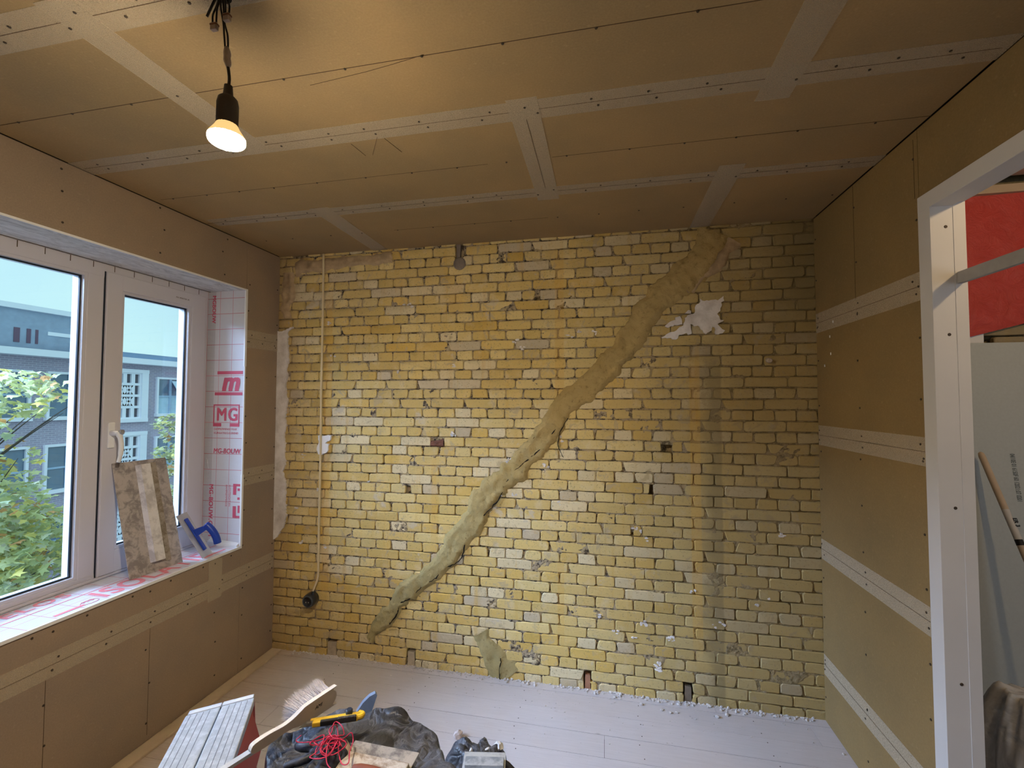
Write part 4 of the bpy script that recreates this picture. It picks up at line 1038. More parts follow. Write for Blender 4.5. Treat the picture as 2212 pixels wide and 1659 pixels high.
# ------------------------------------------------------------------ foreground: black rubble sack with tools on it
def black_bag(name='dusty_black_plastic'):
    k = N(name); d = k.noise(4.0, 4, 0.6); s = k.noise(70, 3, 0.7)
    a = k.noise(13, 2, 0.5, dist=0.8); w = k.math('ABSOLUTE', k.math('SUBTRACT', a, 0.5))
    b2 = k.noise(34, 3, 0.55, dist=0.4); w2 = k.math('ABSOLUTE', k.math('SUBTRACT', b2, 0.5))
    h = k.math('ADD', k.math('MULTIPLY', w, 1.0), k.math('MULTIPLY', w2, 0.28))
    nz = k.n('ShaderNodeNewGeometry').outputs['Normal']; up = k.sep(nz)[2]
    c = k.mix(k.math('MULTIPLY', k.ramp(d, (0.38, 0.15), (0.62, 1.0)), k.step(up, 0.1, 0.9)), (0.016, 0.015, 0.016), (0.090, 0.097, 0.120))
    c = k.mix(k.ramp(w, (0.0, 0.45), (0.05, 0.0)), c, (0.20, 0.20, 0.22))
    c = k.mix(k.ramp(s, (0.72, 0), (0.79, 0.6)), c, (0.5, 0.48, 0.46))
    return k.fin(k.bsdf(c, k.ramp(d, (0.3, 0.36), (0.7, 0.62)), 0, k.bump(h, 0.9, 0.03), 0.5))
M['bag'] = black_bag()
HX, HY, HZ = 1.50, -1.66, 0.650
def bag_rad(a):
    # outline of the plateau, seen from above
    pts = ((0, 0.33), (35, 0.36), (62, 0.405), (90, 0.385), (118, 0.41), (140, 0.35), (165, 0.22), (200, 0.19), (235, 0.28), (270, 0.36), (310, 0.34), (360, 0.33))
    d = math.degrees(a) % 360
    for (a0, r0), (a1, r1) in zip(pts[:-1], pts[1:]):
        if a0 <= d <= a1:
            u = (d-a0)/(a1-a0); u = u*u*(3-2*u); return r0+(r1-r0)*u
def prof_bag(t):
    if t < 0.62: return (t/0.62*0.93, HZ)
    u = (t-0.62)/0.38
    return (0.93+0.07*math.sin(min(1, u*2.2)*math.pi/2)+0.03*max(0, u-0.25), HZ*(1-u**1.5))
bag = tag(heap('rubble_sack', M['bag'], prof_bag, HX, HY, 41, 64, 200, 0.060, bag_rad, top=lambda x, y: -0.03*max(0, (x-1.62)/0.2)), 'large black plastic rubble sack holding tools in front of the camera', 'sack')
def bag_z(x, y):
    # height of the sack's surface under (x, y)
    best = None
    for v in bag.data.vertices:
        d = (v.co.x-x)**2+(v.co.y-y)**2
        if d < 0.0012 and (best is None or v.co.z > best): best = v.co.z
    return best if best is not None else HZ
# grey flat float edge poking up behind the sack
w_ = [Vector(un(*q, 1, -1.235)) for q in ((770,1540),(784,1519),(798,1505),(811,1498),(815,1502),(800,1545))]
k = MB(); k.prism(w_, (-0.009, 0.013, 0.0))
wl = sum(w_, Vector((0, 0, 0)))/len(w_)+Vector((-0.004, 0.007, -0.02))
k.box((wl.x-0.010, wl.y-0.003, 0.0), (wl.x+0.010, wl.y+0.003, wl.z))
tag(k.build('scraper_blade', plain('blue_grey_metal', (0.20, 0.24, 0.32), 0.4, 0.3, var=0.2, sc=40)), 'blue grey scraper blade sticking up behind the black sack', 'scraper')

# hand brush
b1 = Vector(un(727, 1500, 2, 0.735)); b0 = Vector(un(543, 1622, 2, 0.730))
dd = (b1-b0); Lb = dd.length; dd.normalize(); hh = Vector((0, 0, 1)).cross(dd).normalized()   # horizontal, away to the left
if hh.x > 0: hh = -hh
bd = (hh*1.0+Vector((0, 0, 1))*0.04).normalized(); bwid = dd.cross(bd).normalized()
if bwid.z < 0: bwid = -bwid
T = Matrix.Identity(4)
for i in range(3): T[i][0] = dd[i]; T[i][1] = bwid[i]; T[i][2] = bd[i]; T[i][3] = b0[i]
br = thing('hand_brush', 'wooden hand brush with pale bristles lying on the black sack', 'brush', tuple(b0+dd*Lb/2))
out = [(0.0, -0.006), (0.010, -0.014), (0.05, -0.016), (0.085, -0.013), (0.115, -0.015), (0.145, -0.024), (0.165, -0.028), (0.26, -0.029), (Lb-0.012, -0.024), (Lb-0.003, -0.012), (Lb, 0.0), (Lb-0.003, 0.012), (Lb-0.012, 0.022), (0.26, 0.027), (0.165, 0.025), (0.145, 0.021), (0.115, 0.011), (0.085, 0.009), (0.05, 0.013), (0.010, 0.012), (0.0, 0.004)]
sm = catmull([(x, y, 0) for x, y in out], 3, True)
k = MB(T); k.prism([(x, y, 0) for x, y, _ in sm], (0, 0, 0.014))
def wood(name, c0, c1, sc=30):
    k = N(name); g = k.noise(sc, 5, 0.6, v=k.scale(k.obj(), (1, 1, 1)), dist=0.5); return k.fin(k.bsdf(k.mix(g, c0, c1), 0.6, 0, k.bump(g, 0.15, 0.002), 0.3))
k.build('brush_block', wood('brush_wood', (0.62, 0.56, 0.49), (0.78, 0.72, 0.65)), br)
text('brush_stamp', 'AMI', 0.014, M['wire'], T @ frame_mx((Lb-0.075, -0.004, -0.0006), (1, 0, 0), (0, 1, 0)), br, 0.0003, shear=0.3)
k = MB(T); R = random.Random(77)
for i in range(2600):
    x = R.uniform(0.135, Lb-0.010); y = R.uniform(-0.021, 0.020); l = R.uniform(0.050, 0.070)*(1 if x > 0.16 else 0.85)
    sp_x = R.gauss(0, 0.006)+((x-0.22)*0.10); sp_y = y*0.5+R.gauss(0, 0.006); r = 0.0007
    a0 = R.uniform(0, 6.28); ca, sa = math.cos(a0)*r, math.sin(a0)*r
    mid = (x+sp_x*0.35, y+sp_y*0.3, 0.018+l*0.55); tip = (x+sp_x, y+sp_y, 0.018+l)
    k.add([(x-ca, y-sa, 0.016), (x+ca, y+sa, 0.016), (mid[0]+ca, mid[1]+sa, mid[2]), (mid[0]-ca, mid[1]-sa, mid[2]), tip], [(0, 1, 2, 3), (3, 2, 4)])
k.build('bristles', plain('pale_bristle', (0.66, 0.57, 0.53), 0.7, var=0.35, sc=160), br, 'stuff')
k = MB(T)
for i in range(10):
    for j in range(4): k.lathe([(0.0035, 0), (0.004, 0.022)], (0.145+i*(Lb-0.16)/9.5, -0.016+j*0.0105, 0.012), (0, 0, 1), 6)
k.build('tufts', plain('bristle_root', (0.30, 0.22, 0.17), 0.8), br)
# pale grey bar under the brush handle
g0 = Vector(un(592, 1596, 2, 0.692)); g1 = Vector(un(486, 1664, 2, 0.708)); gd = (g1-g0).normalized(); gw = Vector((0, 0, 1)).cross(gd).normalized()*0.009
k = MB(); k.prism([g0-gw, g0+gw, g0+gw+Vector((0, 0, 0.009)), g0-gw+Vector((0, 0, 0.009))], (g1-g0)+gd*0.06)
tag(k.build('mixing_stick', plain('pale_grey_stick', (0.50, 0.53, 0.58), 0.5)), 'pale grey flat stick lying between the ladder and the black sack', 'stick')

# snap-off knife
kz = 0.708
ka = Vector(un(648, 1570, 2, kz)); kb = Vector(un(787, 1549, 2, kz)); kx = (kb-ka); kl = kx.length
T = frame_mx(ka, kx, Vector((0, 0, 1)).cross(kx.normalized()))     # x: blade tip -> tail, y: away, z: up
kn = thing('utility_knife', 'yellow and black snap off knife lying across the black sack', 'knife', tuple((ka+kb)/2))
M['yel'] = plain('yellow_plastic', (0.80, 0.52, 0.035), 0.4, var=0.06, spec=0.5); M['grip'] = plain('black_rubber_grip', (0.02, 0.02, 0.022), 0.6)
s_ = kl/0.165
def sc3(p): return tuple(q*s_ for q in p)
k = MB(T); k.rbox(sc3((0.032, -0.014, 0)), sc3((0.150, 0.001, 0.014)), 0.003*s_); k.tube(catmull([sc3(q) for q in ((0.146, -0.007, 0.007), (0.157, -0.004, 0.007), (0.160, 0.004, 0.007), (0.150, 0.010, 0.007))], 5), 0.0072*s_, 10); k.build('handle_body', M['yel'], kn)
k = MB(T); k.rbox(sc3((0.024, 0.0045, 0)), sc3((0.152, 0.013, 0.011)), 0.003*s_); k.build('handle_rail', M['yel'], kn)
k = MB(T); k.rbox(sc3((0.052, -0.0152, 0.001)), sc3((0.146, -0.005, 0.0152)), 0.003*s_); gp = k.build('grip', M['grip'], kn)
k = MB(T)
for i in range(12): k.box(sc3((0.098+i*0.0038, -0.0156, 0.004)), sc3((0.0998+i*0.0038, -0.0058, 0.0162)))
k.build('grip_ridges', plain('grip_ridge', (0.09, 0.09, 0.10), 0.6), gp)
k = MB(T); k.prism([sc3(q) for q in ((0.0, -0.012, 0.0045), (0.05, -0.012, 0.0045), (0.05, 0.007, 0.0045), (0.012, 0.007, 0.0045))], (0, 0, 0.0012*s_)); k.build('blade', plain('dull_blade', (0.16, 0.15, 0.15), 0.4, 0.6), kn)
k = MB(T); k.rbox(sc3((0.016, -0.003, 0.003)), sc3((0.15, 0.0055, 0.008)), 0.001*s_); k.build('blade_channel', plain('channel_metal', (0.30, 0.31, 0.33), 0.4, 0.7), kn)
k = MB(T); k.rbox(sc3((0.038, 0.013, 0.002)), sc3((0.118, 0.0155, 0.009)), 0.0008*s_); k.build('blade_holder', plain('grey_strip', (0.35, 0.37, 0.38), 0.5), kn)
k = MB(T); k.lathe([(0.0085*s_, 0.004*s_), (0.0095*s_, 0.010*s_), (0.0095*s_, 0.019*s_), (0.007*s_, 0.022*s_)], sc3((0.124, 0.010, 0.0)), (0, 0, 1), 14); k.build('lock_wheel', plain('dark_blue_knob', (0.02, 0.03, 0.055), 0.4, spec=0.5), kn)

# work gloves under the string
def fuse(name, parts, mat, parent, vox=0.006):
    k = MB(); parts(k); me = k.mesh(name); o = bpy.data.objects.new(name, me); COL.objects.link(o)
    md = o.modifiers.new('r', 'REMESH'); md.mode = 'VOXEL'; md.voxel_size = vox
    ms = o.modifiers.new('s', 'SMOOTH'); ms.factor = 0.6; ms.iterations = 6
    bpy.context.view_layer.update()
    me2 = bpy.data.meshes.new_from_object(o.evaluated_get(bpy.context.evaluated_depsgraph_get())); bpy.data.objects.remove(o)
    me2.materials.clear(); me2.polygons.foreach_set('use_smooth', [True]*len(me2.polygons))
    return link(name, me2, mat, parent)
M['glove'] = scuffed('black_coated_glove', (0.010, 0.011, 0.015), (0.055, 0.065, 0.095), 0.5, 0.0, 18)
def gpt(px, py, z): return Vector(un(px, py, 2, z))
def glove_parts(k):
    def sweep(pts, rs): k.tube(catmull(pts, 6), list(np.interp(np.linspace(0, 1, (len(pts)-1)*6+1), np.linspace(0, 1, len(rs)), rs)), 10)
    # palm
    sweep([gpt(748, 1612, 0.690), gpt(728, 1618, 0.694), gpt(702, 1626, 0.695), gpt(688, 1634, 0.690)], [0.018, 0.030, 0.032, 0.022])
    sweep([gpt(752, 1632, 0.688), gpt(730, 1640, 0.690), gpt(706, 1648, 0.689)], [0.016, 0.028, 0.022])
    # four fingers fanning towards the lower left
    sweep([gpt(700, 1618, 0.700), gpt(676, 1632, 0.704), gpt(648, 1645, 0.702), gpt(612, 1656, 0.694)], [0.014, 0.0125, 0.0115, 0.009])
    sweep([gpt(700, 1634, 0.700), gpt(680, 1650, 0.706), gpt(660, 1668, 0.702), gpt(640, 1686, 0.692)], [0.014, 0.0125, 0.0115, 0.009])
    sweep([gpt(712, 1640, 0.700), gpt(696, 1658, 0.706), gpt(680, 1678, 0.702), gpt(664, 1698, 0.692)], [0.014, 0.0125, 0.0115, 0.009])
    sweep([gpt(726, 1646, 0.698), gpt(712, 1664, 0.703), gpt(700, 1684, 0.699), gpt(690, 1702, 0.690)], [0.013, 0.0115, 0.0105, 0.008])
    # thumb folded over the top
    sweep([gpt(704, 1610, 0.700), gpt(680, 1612, 0.708), gpt(655, 1612, 0.706), gpt(640, 1612, 0.698)], [0.015, 0.0155, 0.0145, 0.010])
gl = thing('work_glove', 'black coated work glove with spread fingers under the red string', 'glove', tuple(gpt(700, 1630, 0.67)))
fuse('glove_shell', glove_parts, M['glove'], gl, 0.0045)
k = MB(); k.tube([gpt(744, 1604, 0.690), gpt(748, 1622, 0.696), gpt(750, 1640, 0.690)], [0.009, 0.014, 0.010], 12); k.build('cuff', plain('brown_leather_cuff', (0.34, 0.25, 0.19), 0.8), gl, smooth=True)

# tangle of red string
R = random.Random(19); pts = []
sc_ = [(650,1588),(640,1598),(655,1605),(690,1600),(715,1585),(722,1565),(728,1560),(738,1570),(742,1585),(733,1590),(718,1592),(712,1578),(722,1566),(728,1575),(731,1600),(715,1625),(700,1630),(690,1618),(706,1600),(735,1600),(748,1590),(760,1582),(764,1600),(757,1625),(752,1650),(740,1652),(733,1630),(728,1606),(708,1606),(680,1610),(668,1604),(684,1592),(700,1590),(694,1610),(682,1625),(670,1636),(690,1638),(715,1626),(725,1600),(714,1590),(704,1600),(720,1618),(735,1608),(724,1594),(706,1598),(694,1622),(714,1632),(736,1622),(746,1606),(730,1595),(712,1600),(705,1625),(706,1650),(716,1664)]
for i, (a, b) in enumerate(sc_):
    z = 0.722+0.020*R.random()+(0.006 if i % 3 == 0 else 0)
    pts.append(gpt(a+R.uniform(-2, 2), b+R.uniform(-2, 2), z))
k = MB(); k.tube(catmull(pts, 7), 0.00135, 6)
for q in range(5):
    c = gpt(712+R.uniform(-12, 14), 1608+R.uniform(-10, 10), 0.724); a = R.uniform(0.018, 0.038); b = R.uniform(0.012, 0.024); ph = R.uniform(0, 6.28)
    k.tube(catmull([c+Vector((a*math.cos(t)*math.cos(ph)-b*math.sin(t)*math.sin(ph), a*math.cos(t)*math.sin(ph)+b*math.sin(t)*math.cos(ph), 0.008*math.sin(2*t+ph)+R.uniform(-.003, .003))) for t in np.linspace(0, 6.28, 9)[:-1]], 5, True), 0.00135, 6, closed=True)
tag(k.build('red_string', plain('red_builders_line', (0.62, 0.035, 0.09), 0.55, var=0.15, sc=80), None, smooth=True), 'tangled red builders string lying on the black glove', 'string')

# dusty plaster trowel at the bottom edge
z_ = 0.690
p0, p1 = gpt(768, 1600, z_), gpt(906, 1627, z_); px_ = (p1-p0); pw = px_.length
T = frame_mx(p0, px_, Vector((px_.y, -px_.x, 0)))       # y towards the camera; local z down
tz_ = -1 if T[2][2] < 0 else 1
pt_ = thing('plaster_trowel', 'dusty steel plastering trowel with brown handle on the black sack', 'trowel', tuple(p0+px_*0.5))
k = MB(T); k.rbox((0, 0, -0.0015), (pw, 0.150, 0.0015), 0.0006); k.build('blade', scuffed('plaster_smeared_steel', (0.22, 0.21, 0.215), (0.50, 0.47, 0.45), 0.5, 0.3, 18), pt_)
k = MB(T); k.rbox((0.002, 0.048, 0), (pw-0.006, 0.140, tz_*0.011), 0.003); k.build('back_bar', scuffed('plaster_caked_bar', (0.34, 0.27, 0.21), (0.60, 0.57, 0.54), 0.8, 0.0, 26), pt_)
k = MB(T); k.lathe([(0.010, 0.010), (0.010, 0.03)], (pw*0.55, 0.116, 0), (0, 0, tz_), 10); k.build('handle_stem', M['steel'], pt_)
k = MB(T); k.tube([(pw*0.52+i*0.018, 0.116, tz_*0.028) for i in range(-2, 4)], [0.007, 0.011, 0.012, 0.012, 0.011, 0.007], 12); k.build('grip', plain('brown_wood_grip', (0.25, 0.08, 0.05), 0.5), pt_, smooth=True)

# ------------------------------------------------------------------ second, smaller sack with a white trowel and rubble
bag2 = tag(heap('rubble_sack', M['bag'], prof_soft(0.338), 1.735, -1.02, 17, 26, 90, 0.075, lambda a: 0.182+0.012*math.sin(3*a+1)), 'small black sack behind the big sack with a pale trowel on it', 'sack')
z_ = 0.348
p0, p1 = Vector(un(1004, 1624, 2, z_)), Vector(un(1093, 1626, 2, z_)); px_ = p1-p0
T = frame_mx(p0, px_, Vector((px_.y, -px_.x, 0.0))); tz_ = -1 if T[2][2] < 0 else 1; pw = px_.length
t2 = thing('finishing_trowel', 'pale steel finishing trowel lying on the small black sack', 'trowel', tuple(p0+px_*0.5))
k = MB(T); k.rbox((0, 0, -0.001), (pw, 0.10, 0.001), 0.0006); k.build('blade', scuffed('bright_steel', (0.55, 0.57, 0.60), (0.74, 0.76, 0.78), 0.35, 0.5, 12), t2)
k = MB(T); k.rbox((0.008, 0.034, 0), (pw-0.006, 0.075, tz_*0.012), 0.002); k.build('back_bar', scuffed('bright_bar', (0.34, 0.37, 0.42), (0.60, 0.63, 0.67), 0.4, 0.4, 20), t2)
R = random.Random(4)
for (px, py, z, r, lab, col) in ((990,1588,0.010,0.030,'pinkish white rubble lump wedged between the two black sacks',(0.62,0.54,0.52)), (1001,1606,0.010,0.024,'brown brick lump below the pinkish rubble between the sacks',(0.36,0.24,0.17)),
                              (1077,1612,0.325,0.022,'large white plaster lump on the right of the small sack',(0.72,0.70,0.68)), (1053,1620,0.335,0.011,'small white plaster lump beside the large one on the small sack',(0.70,0.68,0.66)), (1018,1620,0.335,0.010,'small white plaster lump left on the small sack',(0.72,0.70,0.68)), (1098,1646,0.30,0.010,'tan rubble lump right of the pale trowel',(0.60,0.48,0.36))):
    c = Vector(un(px, py, 2, z)); k = MB(); chunk(k, (c.x, c.y, c.z-0.008), r, R, 0.8, 2)
    tag(k.build('rubble_lump', plain('rubble_stone', col, 0.95, var=0.25, sc=60, bump=0.5), None), lab, 'rubble', 'rubble lumps by the small sack')

# ------------------------------------------------------------------ outside: ground, facade across the street, trees
box('ground', (-60, -60, -6.2), (-0.4, 80, -6.0), plain('street', (0.20, 0.20, 0.20), 0.9), None, 'structure')
FX = -18.0
def facade_mat():
    k = N('brown_brick_facade'); t = k.n('ShaderNodeTexBrick'); p = k.sep(); cb = k.n('ShaderNodeCombineXYZ'); k.ln(p[1], cb.inputs[0]); k.ln(p[2], cb.inputs[1])
    k.ln(cb.outputs[0], t.inputs['Vector']); t.inputs['Scale'].default_value = 1.0; t.inputs['Brick Width'].default_value = 0.22; t.inputs['Row Height'].default_value = 0.075; t.inputs['Mortar Size'].default_value = 0.012
    t.inputs['Color1'].default_value = (0.34, 0.31, 0.40, 1); t.inputs['Color2'].default_value = (0.40, 0.35, 0.45, 1); t.inputs['Mortar'].default_value = (0.48, 0.46, 0.55, 1)  # brick and mortar tones lightened to imitate haze outside
    return k.fin(k.bsdf(t.outputs['Color'], 0.9))
M['facade'] = facade_mat(); M['fwhite'] = plain('white_concrete', (0.84, 0.86, 0.93), 0.6, var=0.04, sc=3); M['fgrey'] = plain('blue_grey_metal_roof', (0.22, 0.32, 0.48), 0.6, var=0.12, sc=4)
M['render'] = plain('weathered_grey_render', (0.33, 0.40, 0.52), 0.9, var=0.22, sc=3.5); M['fglass'] = plain('facade_glass', (0.10, 0.17, 0.25), 0.08, var=0.3, sc=1.5, spec=0.8); M['curtain'] = plain('pale_curtain', (0.45, 0.62, 0.74), 0.9, var=0.12, sc=6); M['dark'] = plain('dark_void', (0.10, 0.10, 0.13), 0.6)
bl = thing('brick_building', 'brown brick building across the street with white lattice panels and grey roof storey', 'building', (FX-2, 10, -6.0))
k = MB(); k.box((FX-8, -8, -6.0), (FX, 34, 3.24)); k.build('facade', M['facade'], bl)
box('cornice', (FX-0.2, -8, 3.22), (FX+0.55, 34, 3.46), M['fwhite'], bl)
box('parapet', (FX-0.3, 11.2, 3.46), (FX+0.40, 34, 3.68), M['fgrey'], bl)
# roof storey, set back
k = MB(); k.box((FX-7, -8, 3.46), (FX-0.6, 11.6, 4.95)); rs = k.build('roof_storey', M['render'], bl)
box('roof_edge', (FX-7.2, -8, 4.95), (FX-0.45, 11.75, 5.14), M['fwhite'], bl)
k = MB()
for y0, y1 in ((9.35, 9.52), (9.72, 9.84), (9.98, 10.06)): k.box((FX-0.62, y0, 3.75), (FX-0.58, y1, 4.28))
k.build('roof_vent', plain('rusty_vent', (0.16, 0.10, 0.15), 0.8), bl)
box('roof_strip', (FX-0.62, 10.35, 4.12), (FX-0.57, 11.2, 4.26), M['fwhite'], bl); box('roof_strip', (FX-0.62, 11.15, 3.6), (FX-0.57, 11.22, 4.8), M['fwhite'], bl)
def lattice(y0, z0):
    # white concrete screen: 4 x 4 cells, the middle four columns crossed
    cw, ch, nx, nz = 0.34, 0.495, 5, 4; yw = nx*cw; x0 = FX; fr = bl
    k = MB(); t = 0.29
    k.box((x0-0.1, y0-yw-t, z0-0.14), (x0+0.16, y0-yw, z0+nz*ch+0.14)); k.box((x0-0.1, y0, z0-0.14), (x0+0.16, y0+t, z0+nz*ch+0.14)); k.box((x0-0.09, y0-yw-t-0.01, z0-0.16), (x0+0.17, y0+t+0.01, z0-0.002)); k.box((x0-0.09, y0-yw-t-0.01, z0+nz*ch+0.002), (x0+0.17, y0+t+0.01, z0+nz*ch+0.16))
    f = k.build('lattice_screen', M['fwhite'], fr)
    box('lattice_void', (x0-0.02, y0-yw, z0), (x0+0.012, y0, z0+nz*ch), M['dark'], f)
    k = MB(); 
    for i in range(nx+1): k.box((x0, y0-i*cw-0.075, z0), (x0+0.10, y0-i*cw+0.075, z0+nz*ch))
    for j in range(nz+1): k.box((x0, y0-yw, z0+j*ch-0.055), (x0+0.11, y0, z0+j*ch+0.055))
    for i in range(1, nx-0):
        for j in (1, 2):
            a, b = y0-(i+1)*cw, y0-i*cw; c, d = z0+j*ch, z0+(j+1)*ch
            if i == nx-1: continue
            for (p, q) in (((a, c), (b, d)), ((a, d), (b, c))):
                w = 0.045; k.prism([(x0+0.01, p[0]-w, p[1]), (x0+0.01, p[0]+w, p[1]), (x0+0.01, q[0]+w, q[1]), (x0+0.01, q[0]-w, q[1])], (0.09, 0, 0))
    k.build('lattice_bars', M['fwhite'], f)
def fwindow(y0, y1, z0, z1, openc=False, curtain=True):
    x0 = FX; b = 0.09; k = MB()
    k.box((x0-0.05, y0, z0+b), (x0+0.10, y0+b, z1-b)); k.box((x0-0.05, y1-b, z0+b), (x0+0.10, y1, z1-b)); k.box((x0-0.05, y0-0.01, z1-b), (x0+0.11, y1+0.01, z1)); k.box((x0-0.05, y0-0.03, z0-0.05), (x0+0.16, y1+0.03, z0+b))
    f = k.build('facade_window', M['fwhite'], bl)
    ym = (y0+y1)/2; zm = z0+(z1-z0)*0.5
    mb_ = plain('blue_window_bar', (0.36, 0.50, 0.66), 0.5); k = MB(); k.box((x0, ym-0.05, z0+b), (x0+0.07, ym+0.05, z1-b)); k.box((x0, y0+b, zm-0.035), (x0+0.065, ym-0.05, zm+0.035)); k.box((x0, ym+0.05, zm-0.035), (x0+0.065, y1-b, zm+0.035)); k.build('glazing_bar', mb_, f)
    for (a, c, mt) in ((y0+b, ym, 'fglass'), (ym, y1-b, 'fglass')):
        box('pane', (x0, a, zm), (x0+0.02, c, z1-b), M[mt], f); box('pane', (x0, a, z0+b), (x0+0.02, c, zm), M['curtain' if curtain else 'fglass'], f)
    if openc:
        T_ = frame_mx((x0+0.10, ym+0.02, z1-b-0.08), (0, 1, 0), (0.62, 0.0, -0.78)); k = MB(T_); k.rbox((0, 0, -0.02), (y1-ym-0.08, 0.72, 0.02), 0.005); k.build('open_sash', plain('open_sash', (0.62, 0.78, 0.90), 0.2, var=0.05), f)
for fl_ in range(3):
    dz = -2.72*fl_
    lattice(13.37, 0.86+dz)
    for i, (a, b) in enumerate(((14.10, 15.46), (17.5, 18.9), (9.98, 11.45), (7.6, 9.52), (5.2, 7.1), (2.9, 4.8))): fwindow(a, b, 0.95+dz, 2.72+dz, openc=(fl_ == 0 and i == 0), curtain=i < 2)

# trees: trunk, branches, leaves
def leaf_pts(s):
    # five lobed maple leaf with folded halves
    o = [(0, -0.42), (0.10, -0.30), (0.44, -0.34), (0.30, -0.08), (0.56, 0.16), (0.24, 0.14), (0.16, 0.34), (0, 0.60)]
    L = [(-x, y) for x, y in o[1:-1]][::-1]
    return [(x*s, y*s) for x, y in o+L]
leaf_meshes = []
for v in range(4):
    r_ = random.Random(v); pts = leaf_pts(1.0); pts = [(x*r_.uniform(.85, 1.15), y*r_.uniform(.9, 1.1)) for x, y in pts]
    vs = [(x, y, -0.25*abs(x)+0.12*r_.uniform(-1, 1)*y) for x, y in pts]+[(0, 0.05, 0.03)]
    n = len(pts); me = bpy.data.meshes.new('leaf'); me.from_pydata(vs, [], [(i, (i+1) % n, n) for i in range(n)]); me.update(); tinted(me, [(1, 1, 1, 1)]*len(vs)); leaf_meshes.append(me)
def leaf_mat():
    k = N('maple_leaf'); at = k.n('ShaderNodeAttribute', attribute_name='tint').outputs['Color']; oc = k.n('ShaderNodeObjectInfo').outputs['Color']; c = k.mix(1.0, at, oc, 'MULTIPLY')
    b = k.bsdf(c, 0.55, 0, None, 0.35); t = k.n('ShaderNodeBsdfTranslucent'); k.put(t.inputs['Color'], c); x = k.n('ShaderNodeMixShader'); x.inputs[0].default_value = 0.35
    k.ln(b.outputs[0], x.inputs[1]); k.ln(t.outputs[0], x.inputs[2]); return k.fin(x)
M['leaf'] = leaf_mat(); M['bark'] = plain('grey_bark', (0.08, 0.07, 0.065), 0.9, var=0.3, sc=12)
for me in leaf_meshes: me.materials.append(M['leaf'])
def leaf_tint(R):  # leaf colours paled and desaturated, haze put into the tint
    t = R.random()
    if t < 0.52: c = (0.58, 0.62, 0.32)
    elif t < 0.72: c = (0.48, 0.56, 0.38)
    elif t < 0.86: c = (0.80, 0.70, 0.24)
    elif t < 0.95: c = (0.70, 0.71, 0.55)
    else: c = (0.56, 0.30, 0.12)
    g = R.uniform(0.8, 1.3); return tuple(min(1, x*g) for x in c)
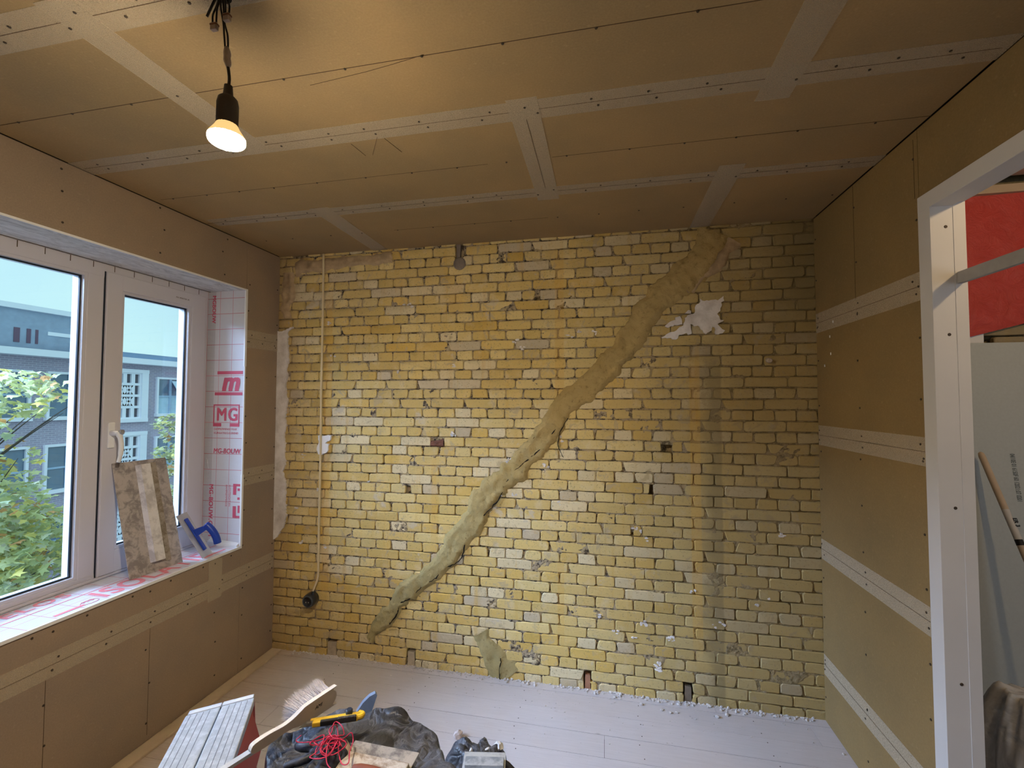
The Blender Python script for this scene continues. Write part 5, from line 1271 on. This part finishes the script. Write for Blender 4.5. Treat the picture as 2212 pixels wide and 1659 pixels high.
def tree(label, trunk, crown, nleaf, nparts, seed):
    R = random.Random(seed); o = thing('maple_tree', label, 'tree', (trunk[0], trunk[1], -6.0), 'maple trees in the street')
    k = MB(); top = Vector((trunk[0], trunk[1], crown[0][2])); k.tube([Vector((trunk[0], trunk[1], -6.0)), Vector((trunk[0]+.05, trunk[1], -3.5)), Vector((trunk[0]-.05, trunk[1]+.1, -1.5)), top], [0.16, 0.13, 0.10, 0.05], 10); k.build('trunk', M['bark'], o, smooth=True)
    k = MB()
    for (cx, cy, cz, rx, ry, rz) in crown:
        for b in range(7):
            e = Vector((cx+R.uniform(-rx, rx)*.8, cy+R.uniform(-ry, ry)*.8, cz+R.uniform(-rz, rz)*.8)); s_ = Vector((trunk[0], trunk[1], min(cz-0.8+R.uniform(-.8, .5), crown[0][2])))
            k.tube(catmull([s_, s_.lerp(e, 0.4)+Vector((0, 0, 0.15)), s_.lerp(e, 0.75)+Vector((0, 0, 0.1)), e], 4), [0.018*(1-i/12.5)+0.003 for i in range(13)], 5)
    k.build('branches', M['bark'], o, smooth=True)
    leaves = []
    tot = sum(c[3]*c[4]*c[5] for c in crown)
    for (cx, cy, cz, rx, ry, rz) in crown:
        for i in range(int(nleaf*rx*ry*rz/tot)):
            while True:
                a, b, c = R.uniform(-1, 1), R.uniform(-1, 1), R.uniform(-1, 1)
                if a*a+b*b+c*c < 1 and a*a+b*b+c*c > 0.12: break
            p = (cx+a*rx, cy+b*ry, cz+c*rz)
            if float(fbm(p[1]*1.6+3, p[2]*1.6+p[0]*.5, seed)) < 0.36: continue
            leaves.append((p, R.uniform(0.10, 0.19), (R.uniform(-.9, .5)+0.4, R.uniform(-0.9, .9), R.uniform(0, 6.28)), leaf_tint(R)))
    vis = []
    for i, l in enumerate(leaves):
        u, v, z = project(l[0])
        if z > 0 and (0 < u < 168 and 560 < v < 1300 or 262 < u < 412 and 640 < v < 1200): vis.append((l[1]/z, i))
    vis.sort(reverse=True); ch = set(i for _, i in vis[:nparts]); base = [np.array([q.co[:] for q in me.vertices]) for me in leaf_meshes]; tris = [[tuple(p.vertices) for p in me.polygons] for me in leaf_meshes]
    V, F, Tn = [], [], []
    from mathutils import Euler
    for i, (p, s_, rot, t) in enumerate(leaves):
        m_ = R.randrange(4); e = Euler(rot)
        if i in ch:
            q = bpy.data.objects.new('leaf', leaf_meshes[m_]); COL.objects.link(q); q.parent = o; q.matrix_parent_inverse = Matrix.Translation((-trunk[0], -trunk[1], 6.0))
            q.location = p; q.rotation_euler = e; q.scale = (s_,)*3; q.color = (*t, 1)
        else:
            mm = np.array(e.to_matrix()); w = base[m_]@mm.T*s_+np.array(p); n0 = len(V); V += w.tolist(); F += [tuple(n0+a for a in f) for f in tris[m_]]; Tn += [(*t, 1)]*len(w)
    me = bpy.data.meshes.new('foliage'); me.from_pydata(V, [], F); me.update(); tinted(me, Tn); link('foliage', me, M['leaf'], o, 'stuff')
tree('maple tree with yellow green autumn leaves outside the fixed window pane', (-7.6, 2.0), [(-7.3, 2.1, -0.3, 1.3, 1.25, 1.7), (-7.2, 1.6, 1.1, 1.0, 1.1, 0.8), (-7.0, 2.7, 1.75, 0.7, 0.75, 0.42), (-7.4, 3.1, -0.9, 0.9, 0.75, 0.8), (-7.4, 1.9, -2.2, 1.4, 1.6, 1.0)], 9500, 300, 5)
tree('slim maple tree with green leaves seen at the right edge of the casement pane', (-10.4, 9.3), [(-10.2, 8.25, 0.85, 0.6, 0.62, 0.42), (-10.2, 8.3, -0.1, 0.6, 0.66, 0.55), (-10.2, 8.3, -1.3, 0.7, 0.8, 0.6), (-10.2, 9.3, 0.6, 0.8, 0.8, 0.8)], 1500, 60, 9)
